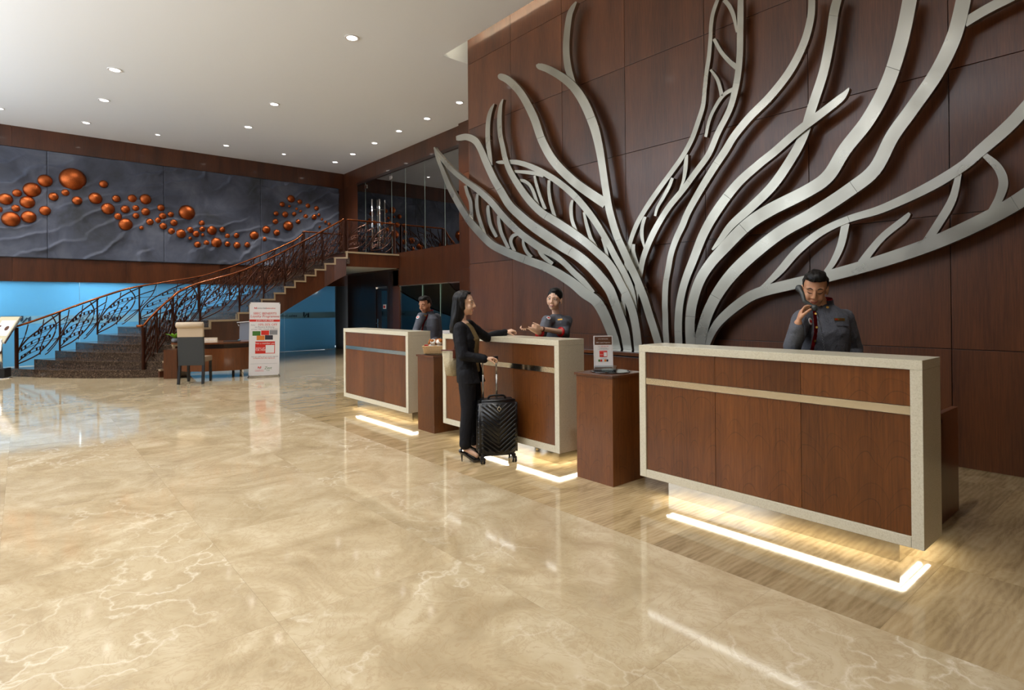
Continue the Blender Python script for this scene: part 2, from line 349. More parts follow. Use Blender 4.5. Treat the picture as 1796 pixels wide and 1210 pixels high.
DL = [(-10.21, 4.74, 1.25, 'largest round downlight, nearest the cove corner above the front desks'), (-14.71, 1.51, 1.25, 'large round downlight second from left among the nearest ones'),
 (-17.01, 1.53, 1.15, 'round downlight just below and left of the large left one'), (-14.75, 4.79, 1.15, 'round downlight in the middle of the white ceiling'),
 (-19.36, 1.34, 1.0, 'small far downlight above the copper domes on the left'), (-17.06, 4.83, 1.15, 'round downlight just left below the middle one'),
 (-19.43, 3.02, 0.7, 'tiny downlight near the mural, third from left'), (-19.42, 4.85, 0.9, 'small downlight near the mural header, fourth from left'),
 (-19.35, 6.58, 0.7, 'tiny downlight near the far corner, left of the last one'), (-19.33, 8.32, 1.05, 'downlight closest to the far corner above the gallery doors'),
 (-17.96, 8.34, 1.05, 'second downlight from the far corner along the gallery wall'), (-16.34, 8.3, 1.0, 'third downlight from the far corner along the gallery wall'),
 (-14.79, 8.28, 1.0, 'fourth downlight from the far corner along the gallery wall'), (-13.34, 8.32, 1.0, 'fifth downlight from the far corner along the gallery wall'),
 (-11.79, 8.29, 1.0, 'downlight right beside the edge of the wood feature wall'), (-19.31, -0.41, 0.9, 'leftmost tiny downlight at the left edge of the picture')]
for x, y, b, lb in DL: downlight(x, y, lb, b)
DL2 = [(x, y) for x in (-7.6, -4.6, -1.6) for y in (2.3, -0.2)] + [(x, -2.2) for x in (-12.5, -8.5, -4.5, -0.5)] + [(-10.2, 1.2)]  # unseen extra downlights, added only to light the room
for x, y in DL2[:]:
    if y > -1 and x > -9: e_ = SPOT_BIG
    else: e_ = SPOT_E
    downlight(x, y, 'added round downlight over the front lobby, out of view, lighting the room', 1.25, e_, 'added downlights over the front lobby', 1.45)

# ------------------------------------------------------------------ feature wall
wf = empty('wall_right', kind='structure', label='tall panelled wood feature wall behind the desks')
B('wall_core', (XL + 0.001, YW + 0.02, 0), (3.6, 9.3, 7.08), 'dark_wood', wf)
zs = [0, 1.11, 2.375, 3.74, 5.0, 6.27, 7.08]; nx = 10; dx = (3.6 - XL) / nx
for i in range(nx):
    for j in range(6):
        g = 0.0035
        B('wood_panel', (XL + i * dx + g, YW, zs[j] + g), (XL + (i + 1) * dx - g, YW + 0.019, zs[j + 1] - g), 'feature_wood', wf, 0.002)
B('side_panel', (XL - 0.02, YW + 0.0, 0), (XL, 9.2, 7.08), 'feature_wood', wf)
B('trim_1', (XL, YW - 0.004, 0), (3.6, YW, 0.012), 'chrome', wf)

# ------------------------------------------------------------------ unseen walls added round the camera to darken reflections and block light
wr = empty('wall_light_block', kind='structure', label='added unseen wood walls beside and behind the camera, blocking light')
for i in range(6): B('wood_panel', (4.2, -7.6 + i * 2.5 + 0.003, 0.0), (4.3, -7.6 + (i + 1) * 2.5 - 0.003, CZ), 'dark_wood', wr)
for i in range(6): B('wood_panel', (-23.4 + i * 2.63 + 0.003, -7.75, 0.0), (-23.4 + (i + 1) * 2.63 - 0.003, -7.65, 2.7), 'gallery_wood', wr)  # invented low wall, keeps the bright world out of floor reflections
for i in range(7): B('mullion', (-23.4 + i * 2.63 - 0.04, -7.74, 2.7), (-23.4 + i * 2.63 + 0.04, -7.66, CZ), 'rail_metal', wr)
for i in range(5): B('wood_panel', (-7.6 + i * 2.36 + 0.003, -7.75, 0.0), (-7.6 + (i + 1) * 2.36 - 0.003, -7.65, CZ), 'dark_wood', wr)
# ------------------------------------------------------------------ gallery wall
wg = empty('wall_back', kind='structure', label='wood gallery wall with upper and lower glazing')
LZ = 3.25
def panels(parent, m, x0, x1, z0, z1, n, y=YG, th=0.05, nm='wood_panel'):
    d = (x1 - x0) / n
    for i in range(n): B(nm, (x0 + i * d + 0.002, y, z0 + 0.002), (x0 + (i + 1) * d - 0.002, y + th, z1 - 0.002), m, parent)
panels(wg, 'gallery_wood', XF, -13.2, 6.07, CZ, 3)
panels(wg, 'gallery_wood', XF, -19.75, LZ, 6.07, 1)
panels(wg, 'gallery_wood', -17.15, -13.2, 2.24, 3.31, 2)
panels(wg, 'gallery_wood', XF, -17.15, 2.75, LZ, 1)
for z0, z1 in ((0, 1.3), (1.3, 2.62), (2.62, 3.9), (3.9, 5.2), (5.2, CZ + 0.1)): B('wood_panel', (-13.2, YG - 0.1, z0 + 0.003), (-9.3, YG + 0.05, z1 - 0.003), 'gallery_wood', wg)
panels(wg, 'dark_wood', -20.65, -18.45, 0, 2.75, 2); panels(wg, 'dark_wood', -18.45, -17.45, 2.24, 2.75, 1); panels(wg, 'dark_wood', -17.45, -16.8, 0, 2.75, 1)
panels(wg, 'gallery_wood', -17.15, -16.7, 0, 2.24, 1, YG - 0.02)
B('head_track', (-19.75, YG - 0.03, 5.98), (-13.2, YG + 0.03, 6.07), 'dark_wood', wg)
B('trim_2', (-16.8, YG - 0.02, 2.215), (-13.2, YG + 0.03, 2.24), 'chrome', wg)
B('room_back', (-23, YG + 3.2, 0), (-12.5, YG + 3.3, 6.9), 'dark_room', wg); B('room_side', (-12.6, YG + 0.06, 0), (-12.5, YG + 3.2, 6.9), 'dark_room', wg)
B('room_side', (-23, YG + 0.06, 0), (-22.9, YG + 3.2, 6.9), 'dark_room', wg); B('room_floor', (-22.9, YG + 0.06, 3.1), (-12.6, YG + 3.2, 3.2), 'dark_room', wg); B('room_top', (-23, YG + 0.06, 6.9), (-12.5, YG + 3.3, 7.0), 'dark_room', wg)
w2 = empty('window_2', kind='structure', label='upper glazed gallery screen of tall clear panes')
xs_ = [-19.75, -18.85, -17.0, -15.85, -14.75, -13.98, -13.2]
xs_ = [-19.75, on(641, 330, 1, YG).x, on(687, 330, 1, YG).x, on(711, 300, 1, YG).x, on(745, 300, 1, YG).x, on(780, 300, 1, YG).x, -13.2]
for a, b in zip(xs_, xs_[1:]):
    p = B('glass_pane', (a + 0.006, YG, 3.31), (b - 0.006, YG + 0.012, 5.98), 'clear_glass', w2)
for a in xs_[1:-1]: B('edge_strip', (a - 0.004, YG - 0.004, 3.31), (a + 0.004, YG + 0.016, 5.98), 'glass_edge', w2)
for px, py in ((642, 328), (686, 312)):
    q = on(px, py, 1, YG); B('patch_fitting', (q.x - 0.09, YG - 0.02, q.z - 0.07), (q.x + 0.09, YG + 0.03, q.z + 0.07), 'chrome', w2, 0.008)
for px in (657, 670):
    q = on(px, 350, 1, YG); bm = bmesh.new(); tube(bm, [(q.x, YG - 0.09, 3.6), (q.x, YG - 0.09, q.z)], 0.028, 12)
    for zz in (3.9, q.z - 0.35): tube(bm, [(q.x, YG - 0.09, zz), (q.x, YG + 0.01, zz)], 0.014, 8)
    obj('door_handle', bm, 'chrome', w2, True)
w3 = empty('window_3', kind='structure', label='lower glass screen with louvres behind the far desk')
xs3 = [-16.7, on(741, 540, 1, YG).x, on(772.5, 540, 1, YG).x, -13.2]
for a, b in zip(xs3, xs3[1:]): B('glass_pane', (a + 0.006, YG, 0.02), (b - 0.006, YG + 0.012, 2.215), 'clear_glass_low', w3)
for a in xs3[1:-1]: B('edge_strip', (a - 0.006, YG - 0.006, 0.02), (a + 0.006, YG + 0.02, 2.215), 'glass_edge', w3)
bm = bmesh.new()
for k in range(44):
    z_ = 0.05 + k * 0.05; box(bm, (-16.7, -0.02, -0.003), (-13.2, 0.02, 0.003), mtx=Matrix.Translation((0, YG + 0.22, z_)) @ Matrix.Rotation(0.9, 4, 'X'))
tag(obj('louvre_slats', bm, 'louvre', w3), kind='stuff')
d1 = empty('door_1', kind='structure', label='dark door under the stair landing with a small sign')
B('door_leaf', (-18.35, YG + 0.02, 0.01), (-17.55, YG + 0.06, 2.18), 'dark_wood', d1); B('door_frame', (-18.45, YG - 0.01, 0), (-18.35, YG + 0.07, 2.26), 'dark_wood', d1); B('door_frame', (-17.55, YG - 0.01, 0), (-17.45, YG + 0.07, 2.26), 'dark_wood', d1)
B('vision_panel', (-17.98, YG + 0.012, 0.2), (-17.6, YG + 0.02, 2.1), 'black_glass', d1)
B('door_sign', (-17.86, YG, 1.49), (-17.66, YG + 0.012, 1.64), 'white_print', d1); B('sign_mark', (-17.83, YG - 0.003, 1.52), (-17.7, YG, 1.6), 'red_print', d1)
bm = bmesh.new(); box(bm, (-18.28, YG, 0.85), (-18.22, YG + 0.02, 1.15)); tube(bm, [(-18.25, YG, 1.0), (-18.25, YG - 0.05, 1.0), (-18.13, YG - 0.05, 1.0)], 0.011, 8); obj('door_handle', bm, 'chrome', d1)

area('louvre_fill', (-15.0, YG + 0.9, 2.3), (math.radians(-50), 0, 0), 3.2, 0.3, 140, (1, 0.85, 0.7))  # unseen lamp added behind the lower glass to brighten the louvres
# ------------------------------------------------------------------ far wall
wl = empty('wall_left', kind='structure', label='far wall with wood bands above and below the stone mural')
def ybox(nm, y0, y1, z0, z1, m, x=XF, th=0.1, parent=wl): return B(nm, (x - th, y0 + 0.002, z0 + 0.002), (x, y1 - 0.002, z1 - 0.002), m, parent)
ys = [-7.64, -5.4, -2.8, -0.2, 2.4, 5.0, 7.6, YG]
for a, b in zip(ys, ys[1:]): ybox('wood_panel', a, b, 6.03, CZ, 'gallery_wood', th=0.2); ybox('wood_panel', a, b, 2.345, 3.0, 'gallery_wood', th=0.2)
ybox('wood_panel', 9.13, YG, 3.0, 6.03, 'gallery_wood', th=0.2); ybox('wall_core', -7.64, YG + 0.3, 2.345, CZ, 'dark_wood', x=XF - 0.2)
ybox('wood_panel', 8.98, YG + 0.1, 0, 2.345, 'black_matte', x=XF + 0.05)  # flat black sheet stands in for the dark gap by the corner
B('room_wall', (XF - 2.6, -8, 0), (XF - 2.5, YG + 0.3, 2.6), 'white_paint', wl); B('room_ceiling', (XF - 2.6, -8, 2.6), (XF - 0.3, YG + 0.3, 2.7), 'white_paint', wl)
w1 = empty('window_1', kind='structure', label='long blue frosted glass partition under the wood band')
ysg = [-7.0, -4.6, -2.2] + [on(139.6, 510, 0, XF).y, on(277, 520, 0, XF).y, on(400, 520, 0, XF).y, on(499.7, 560, 0, XF).y, on(588, 560, 0, XF).y, 8.98]
zb0, zb1 = on(70, 567.5, 0, XF).z, on(70, 554, 0, XF).z
for a, b in zip(ysg, ysg[1:]):
    B('glass_pane', (XF - 0.06, a + 0.004, 0.012), (XF - 0.048, b - 0.004, zb0), 'frosted_glass', w1)
    B('glass_pane', (XF - 0.06, a + 0.004, zb1), (XF - 0.048, b - 0.004, 2.40), 'frosted_glass', w1)
    B('printed_band', (XF - 0.06, a + 0.004, zb0), (XF - 0.048, b - 0.004, zb1), 'band_glass', w1)
zc = (on(70, 567, 0, XF).z + on(70, 553, 0, XF).z) / 2
yy = -2.6
while yy < 8.6:                              # lettering is read from the other side, so it stands mirrored here
    mt = basis((XF - 0.040, yy, zc - 0.02), (0, -1, 0), (0, 0, 1), (1, 0, 0))
    text('lettering', 'swiss-belhotel', 0.14, mt, 'logo_blue', w1)
    n_ = basis((XF - 0.040, yy + 0.72, zc), (0, -1, 0), (0, 0, 1), (1, 0, 0))
    bm = bmesh.new()
    for pts in ([(-.11, -.08), (-.05, -.08), (-.05, .03), (-.11, .08)], [(-.05, .03), (.05, -.08), (.09, -.08), (-.02, .05)], [(.11, .09), (.05, .09), (.05, -.02), (.11, -.06)]):
        prism(bm, [n_ @ Vector((x * 1.0, y * 1.15, 0)) for x, y in pts], (0.003, 0, 0))
    obj('logo_mark', bm, 'logo_blue', w1)
    yy += 1.95

# ------------------------------------------------------------------ stone mural with copper domes
mu = empty('stone_mural', (XF, 4.0, 3.0), label='long dark slate relief mural studded with copper domes on the far wall', cat='mural')
MO = Vector((XF, 4.0, 3.0))
def ridge(y, z):
    f = z - 0.42 * y + 0.55 * noise.noise(Vector((y * 0.5, z * 0.6, 1.0))) + 0.16 * noise.noise(Vector((y * 1.9, z * 1.9, 5.0))) + 0.05 * noise.noise(Vector((y * 6, z * 5, 9.0)))
    s_ = (f / 0.52) % 1.0; m_ = max(0.0, min(1.0, 0.62 + 1.5 * noise.noise(Vector((y * 0.7, z * 0.9, 13.0)))))
    prof_ = (s_ / 0.90) ** 3.0 if s_ < 0.90 else (1 - s_) / 0.10
    return 0.075 * m_ * prof_ + 0.018 * noise.noise(Vector((y * 1.3, z * 1.3, 3))) + 0.005 * noise.noise(Vector((y * 7, z * 7, 3)))
mys = [-8.0, -5.2, -2.6, on(88, 350, 0, XF).y, on(265 * .3452, 350, 0, XF).y + 1.1, 4.6, on(350, 350, 0, XF).y, on(420, 350, 0, XF).y, 9.12]
mys = [-7.6, -5.0, -2.2, 0.55, 3.4, 6.3, 9.12]
for a, b in zip(mys, mys[1:]):
    if b - a < 0.3: continue
    ny_ = int((b - a) / 0.03); nz_ = 100; bm = bmesh.new(); grid = []
    for i in range(ny_ + 1):
        row = []
        for j in range(nz_ + 1):
            y_ = a + 0.003 + (b - a - 0.006) * i / ny_; z_ = 3.005 + 3.01 * j / nz_
            row.append(bm.verts.new(Vector((XF + 0.03 + ridge(y_, z_), y_, z_)) - MO))
        grid.append(row)
    for i in range(ny_):
        for j in range(nz_): bm.faces.new((grid[i][j], grid[i + 1][j], grid[i + 1][j + 1], grid[i][j + 1]))
    ring = [g[0] for g in grid] + grid[-1][1:] + [g[-1] for g in grid[::-1]][1:] + grid[0][::-1][1:-1]
    bk = [bm.verts.new((-0.0, v.co.y, v.co.z)) for v in ring]
    for k in range(len(ring)): bm.faces.new((ring[k], ring[(k + 1) % len(ring)], bk[(k + 1) % len(ring)], bk[k]))
    obj('slate_panel', bm, 'slate', mu, True)
DOM = [(370,243,57),(229,251,31),(163,297,37),(86,313,19),(28,344,29),(139,360,31),(272,332,21),(332,311,17),(392,352,22),(229,403,24),(146,435,31),(80,391,18),(55,446,38),(-6,397,16),(485,340,29),(526,268,19),(591,342,18),(672,341,20),(740,345,26),(549,393,29),(637,396,20),(690,390,15),(740,408,20),(600,432,17),(691,429,15),(639,473,31),(719,491,10),(762,460,17),(803,452,14),(818,388,17),(827,430,17),(868,422,14),(884,464,17),(830,482,17),(951,413,38),(872,508,16),(920,520,23),(967,501,16),(997,521,16),(1026,467,14),(1028,496,14),(1031,527,8),(967,544,9),(1004,576,16),(1050,567,14),(1077,503,23),(1130,499,14),(1101,566,26),(1157,532,13),(1202,529,14),(1156,573,14),(1205,579,17),(1257,577,14),(1293,529,22),(1354,499,20),(1344,548,12),(1407,515,16),(1400,458,14),(1404,418,12),(1450,422,15),(1435,371,13),(1480,343,19),(1524,358,12),(1471,381,7),(1508,394,7),(1528,406,7),(1496,420,11),(1565,378,12),(1609,391,12),(1554,433,12),(1466,480,25),(1515,459,12),(1597,435,14),(1621,425,8),(1637,448,7),(1655,461,7),(1674,472,9),(1625,487,6)]
bm = bmesh.new(); N_ = 10; rings = []
for i in range(N_ + 1):
    a = math.pi / 2 * i / N_ * 1.12; rings.append([bm.verts.new((math.cos(a) * 0.72, math.sin(a) * math.cos(k * math.pi / 14), math.sin(a) * math.sin(k * math.pi / 14))) for k in range(28)] if i else [bm.verts.new((0.72, 0, 0))])
for k in range(28): bm.faces.new((rings[0][0], rings[1][k], rings[1][(k + 1) % 28]))
for a, b in zip(rings[1:], rings[2:]):
    for k in range(28): bm.faces.new((a[k], b[k], b[(k + 1) % 28], a[(k + 1) % 28]))
bm.faces.new(rings[-1][::-1])
dome = obj('copper_dome', bm, 'copper', mu, True)
for i, (x, y, r) in enumerate(DOM):
    px, py, pr = x * .3452, 230 + y * .3452, r * .3452
    q = on(px, py, 0, XF + 0.08); w_ = (q - CAM).dot(f2); R_ = pr * w_ / F * 1.02
    d = dome if i == 0 else link(dome.copy(), mu)
    d.location = q - MO + Vector((-R_ * 0.25, 0, 0)); d.scale = (R_, R_, R_)
# ------------------------------------------------------------------ staircase
st = empty('staircase', (-16.5, 3.0, 0), label='curved staircase of dark brown marble steps climbing to the gallery landing', cat='staircase')
SO = Vector((-16.5, 3.0, 0)); NR = 18; RH = LZ / NR
nearc = spline([(-15.25, 2.35), (-15.5, 3.0), (-16.05, 4.0), (-16.65, 5.0), (-17.02, 6.0), (-17.1, 6.9), (-16.7, 7.55)], 40)
farc = spline([(-18.3, -0.5), (-18.25, 0.2), (-18.45, 0.9), (-18.75, 1.6), (-19.1, 2.4), (-19.6, 3.6), (-20.1, 4.8), (-20.4, 6.0), (-20.5, 7.55)], 40)
def cut(curve, px, z):
    best = None
    for a in curve:
        d = Vector((a[0], a[1], z)) - CAM; x_ = CX + F * d.dot(r3) / d.dot(f2)
        if best is None or abs(x_ - px) < best[0]: best = (abs(x_ - px), a)
    return Vector((best[1][0], best[1][1], 0))
NX = {1: 277, 2: 284, 3: 291, 4: 300, 5: 311, 6: 330, 7: 365, 8: 415, 9: 435, 10: 457, 11: 479, 12: 498, 13: 515, 14: 533.6, 15: 551, 16: 568, 17: 585, 18: 606}
FX = {1: 15, 2: 62, 3: 98, 4: 135, 5: 172, 6: 208, 7: 244, 8: 334, 9: 363, 10: 390, 11: 416, 12: 438, 13: 458, 14: 477, 15: 495, 16: 512, 17: 530, 18: 548}
def ptx(curve, table, k):
    return cut(curve, table[k], k * RH)
npt = {k: ptx(nearc, NX, k) for k in range(1, 19)}; fpt = {k: ptx(farc, FX, k) for k in range(1, 19)}
print('near', [(k, round(v.x, 2), round(v.y, 2)) for k, v in npt.items()]); print('far', [(k, round(v.x, 2), round(v.y, 2)) for k, v in fpt.items()])
def front_line(k):                           # slightly bowed front edge of step k
    a, b = fpt[k], npt[k]; d = (b - a); nrm = Vector((d.y, -d.x, 0)).normalized(); bow = 0.30 if k == 1 else 0.18 if k < 6 else 0.05; out = []
    for i in range(9):
        t = i / 8; out.append(a + d * t + nrm * (bow * 4 * t * (1 - t)))
    return out
for k in range(1, 18):
    top = k * RH; a = front_line(k); nb = front_line(k + 1)
    ext = Vector((0, 0, 0))
    poly = a + [p + (p - q) * 0 for p, q in zip(nb[::-1], nb)]
    dirv = ((nb[4] - a[4]).normalized()) * 0.12
    polyb = a + [p + dirv for p in nb[::-1]]
    low = max(0.0, top - RH - 0.02)
    bm = bmesh.new(); prism(bm, [Vector((p.x, p.y, low)) - SO for p in polyb], (0, 0, top - low - 0.03)); 
    nose = [p - dirv * 0.2 for p in a]
    prism(bm, [Vector((p.x, p.y, top - 0.03)) - SO for p in nose + [p + dirv for p in nb[::-1]]], (0, 0, 0.03))
    obj('step', bm, 'dark_marble', st)
# landing slab
lx0, lx1 = XF + 0.10, npt[18].x
B('landing', Vector((lx0, 7.45, LZ - 0.04)) - SO, Vector((lx1, YG - 0.01, LZ)) - SO, 'dark_marble', st)
B('landing_fascia', Vector((lx1 - 0.06, 7.5, LZ - 0.45)) - SO, Vector((lx1 - 0.01, YG - 0.01, LZ - 0.04)) - SO, 'gallery_wood', st)
B('landing_fascia', Vector((lx0, 7.5, LZ - 0.45)) - SO, Vector((lx1 - 0.06, 7.55, LZ - 0.04)) - SO, 'gallery_wood', st)
B('landing_soffit', Vector((lx0, 7.55, LZ - 0.45)) - SO, Vector((lx1 - 0.06, YG - 0.01, LZ - 0.40)) - SO, 'soffit_paint', st)
# near stringer: vertical skin below the steps, and the sloping soffit
def skin(nm, pts, dep_fn, m, inner):
    bm = bmesh.new(); n_ = len(pts)
    for k in range(1, 18):
        a, b = pts[k], pts[k + 1]; inn = (inner[k] - a).normalized() * 0.08; a = a - inn * 0.45; b = b - inn * 0.45
        t0 = k * RH - 0.03; b0 = max(0, dep_fn(k)); b1 = max(0, dep_fn(k + 1))
        prism(bm, [Vector((a.x, a.y, b0)) - SO, Vector((b.x, b.y, b1)) - SO, Vector((b.x, b.y, t0)) - SO, Vector((a.x, a.y, t0)) - SO], inn)
    obj(nm, bm, m, st)
dep = lambda k: (k * RH - 0.72) if k >= 7 else 0.0
def edge_band():
    bm = bmesh.new()
    for k in range(1, 18):
        a, b = npt[k], npt[k + 1]; out = (npt[k] - fpt[k]).normalized(); a = a + out * .055; b = b + out * .055; z = k * RH; inn = -out * .10
        prism(bm, [Vector((a.x, a.y, z - .04)) - SO, Vector((b.x, b.y, z - .04)) - SO, Vector((b.x, b.y, z + .004)) - SO, Vector((a.x, a.y, z + .004)) - SO], inn)
        d = (b - a).normalized() * .045
        prism(bm, [Vector((b.x, b.y, z - .04)) - SO, Vector((*(b + d).xy, z - .04)) - SO, Vector((*(b + d).xy, z + RH + .004)) - SO, Vector((b.x, b.y, z + RH + .004)) - SO], inn)
    obj('edge_band', bm, 'edge_stone', st)
edge_band()
B('edge_band', Vector((lx1 - 0.02, 7.5, LZ - 0.045)) - SO, Vector((lx1 + 0.012, YG - 0.01, LZ + 0.006)) - SO, 'edge_stone', st)
skin('stringer', npt, dep, 'gallery_wood', fpt); skin('stringer', fpt, dep, 'gallery_wood', npt)
bm = bmesh.new()
for k in range(6, 18):
    z0, z1 = max(0, dep(k) + 0.03), max(0, dep(k + 1) + 0.03); i0 = (fpt[k] - npt[k]).normalized() * .05; i1 = (fpt[k + 1] - npt[k + 1]).normalized() * .05
    prism(bm, [Vector((*(npt[k] + i0).xy, z0)) - SO, Vector((*(npt[k + 1] + i1).xy, z1)) - SO, Vector((*(fpt[k + 1] - i1).xy, z1)) - SO, Vector((*(fpt[k] - i0).xy, z0)) - SO], (0, 0, 0.03))
obj('stair_soffit', bm, 'soffit_paint', st)

# ------------------------------------------------------------------ railings
def railing(root, R0, pts, z_of, cells, rail_h, post_ks, flat_ext=None):
    """pts: dense plan polyline with stair height; motif cells run along it"""
    n_ = len(pts)
    def at(s, v, pst=False):                            # s in 0..1 along the run, v from 0 (feet) to 1 (rail)
        f = max(0, min(0.99999, s)) * (n_ - 1); i = int(f); t = f - i; a, b = pts[i], pts[i + 1]; p = a.lerp(b, t)
        return Vector((p.x, p.y, p.z + 0.03 + (v if (v >= 0.05 or pst) else 0.05) * (rail_h - 0.05))) - R0
    bm = bmesh.new(); path = [at(i / 60, 1.03) for i in range(61)]
    tube(bm, path, 0.034, 10, flat=0.75); obj('handrail', bm, 'bronze_rail', root, True)
    if flat_ext:
        bm = bmesh.new(); tube(bm, [path[0], path[0] + flat_ext], 0.03, 10); obj('handrail', bm, 'bronze_rail', root, True)
    MOT = [([(0.0, -0.02), (0.0, 0.28), (0.16, 0.56), (0.5, 0.8), (1.02, 1.0)], .017), ([(0.0, 0.06), (0.42, 0.13), (0.78, 0.38), (0.90, 0.70), (0.80, 0.99)], .016),
           ([(-0.32, 0.12), (-0.06, 0.34), (0.16, 0.68), (0.24, 0.99)], .013), ([(0.0, 0.10), (0.28, 0.30), (0.52, 0.60), (0.60, 0.98)], .012),
           ([(0.48, 0.10), (0.58, 0.42), (0.86, 0.72), (1.22, 0.84)], .013), ([(0.62, 0.02), (0.92, 0.26), (1.04, 0.60)], .012),
           ([(-0.2, 0.33), (0.3, 0.40), (0.8, 0.38), (1.15, 0.28)], .006), ([(-0.1, 0.70), (0.4, 0.64), (1.0, 0.70)], .006)]
    LAD = [((0.10, 0.16), (0.32, 0.235), (0.58, 0.225)), ((0.10, 0.36), (0.36, 0.46), (0.74, 0.45)), ((0.34, 0.62), (0.58, 0.69), (0.84, 0.685))]
    for c in range(cells):
        u0 = c / cells; du = 1 / cells
        for crv, r_ in MOT:
            if (crv[0][0] < 0 and c == 0) : crv = [(max(0.01, a), b) for a, b in crv]
            if c == cells - 1: crv = [(min(a, 0.995), b) for a, b in crv]
            q = spline(crv, 4); bm = bmesh.new(); tube(bm, [at(u0 + a * du, b) for a, b in q], r_, 5)
            obj('baluster', bm, 'rail_metal', root, True)
        for p0, p1, p2 in LAD:
            bm = bmesh.new(); qa = spline([p0, p1, p2], 5); top = [(a, b + 0.075) for a, b in qa]
            tube(bm, [at(u0 + a * du, b) for a, b in qa], 0.006, 4); tube(bm, [at(u0 + a * du, b) for a, b in top], 0.006, 4)
            for (a, b), (a2, b2) in list(zip(qa, top))[::2] + list(zip(qa, top))[-1:]: tube(bm, [at(u0 + a * du, b), at(u0 + a2 * du, b2)], 0.018, 4)
            obj('ladder_band', bm, 'rail_metal', root)
    for s_ in post_ks:
        bm = bmesh.new(); q0 = at(s_, 0, True); zb = q0.z + R0.z - 0.03; zb = (math.floor(zb / RH + 0.3) * RH if zb < LZ - 0.1 else LZ) - R0.z; tube(bm, [Vector((q0.x, q0.y, zb)), at(s_, 1.0)], 0.04 if s_ in (post_ks[0], post_ks[-1]) else 0.02, 8); obj('newel_post' if s_ in (post_ks[0], post_ks[-1]) else 'post', bm, 'rail_metal', root)
def stairline(tab, other, inset, k0=1):
    out = []
    for k in range(k0, 19):
        p = tab[k] + (other[k] - tab[k]).normalized() * inset
        if k < 18:
            q = tab[k + 1] + (other[k + 1] - tab[k + 1]).normalized() * inset
            for i in range(4):
                t = i / 4; z_ = RH * (k + t); r_ = p.lerp(q, t); out.append(Vector((r_.x, r_.y, z_)))
        else: out.append(Vector((p.x, p.y, LZ)))
    sm = []
    for i in range(len(out)):
        w_ = out[max(0, i - 4):i + 5]; v = sum(w_, Vector()) / len(w_)
        if i < 3 or i > len(out) - 4: v = out[i]
        sm.append(v)
    return sm
ra = empty('stair_railing', (-16.0, 4.0, 0), label='near wrought-iron leaf railing with bronze handrail on the right side of the stairs', cat='railing', group='stair railings')
nl = stairline(npt, fpt, 0.12); d0 = (fpt[1] - npt[1]).normalized(); nl = [p + d0 * .26 * max(0, 1 - i / 14) for i, p in enumerate(nl)]; railing(ra, Vector((-16.0, 4.0, 0)), nl, None, 9, 0.98, [0.0, 0.11, 0.22, 0.33, 0.44, 0.55, 0.66, 0.77, 0.88, 1.0], Vector((-0.05, -0.12, 0)))
rb = empty('stair_railing', (-19.0, 3.0, 0), label='far wrought-iron leaf railing with dark handrail against the blue glass', cat='railing', group='stair railings')
fl = stairline(fpt, npt, 0.22); railing(rb, Vector((-19.0, 3.0, 0)), fl, None, 9, 0.98, [0.0, 0.11, 0.22, 0.33, 0.44, 0.55, 0.66, 0.77, 0.88, 1.0], Vector((-0.12, -0.35, 0)))
rc = empty('landing_railing', (-16.8, 8.3, LZ), label='short wrought-iron railing along the open edge of the gallery landing', cat='railing')
ll = [Vector((npt[18].x - 0.1, 7.6 + i * (YG - 0.12 - 7.6) / 8, LZ)) for i in range(9)]
railing(rc, Vector((-16.8, 8.3, LZ)), ll, None, 2, 0.98, [0.0, 1.0])
rd = empty('landing_railing', (-20.3, 8.4, LZ), label='short wrought-iron railing against the mural on the far side of the landing', cat='railing')
ll = [Vector((fpt[18].x + 0.1, 7.62 + i * (YG - 0.15 - 7.62) / 8, LZ)) for i in range(9)]
railing(rd, Vector((-20.3, 8.4, LZ)), ll, None, 2, 0.98, [0.0, 1.0])
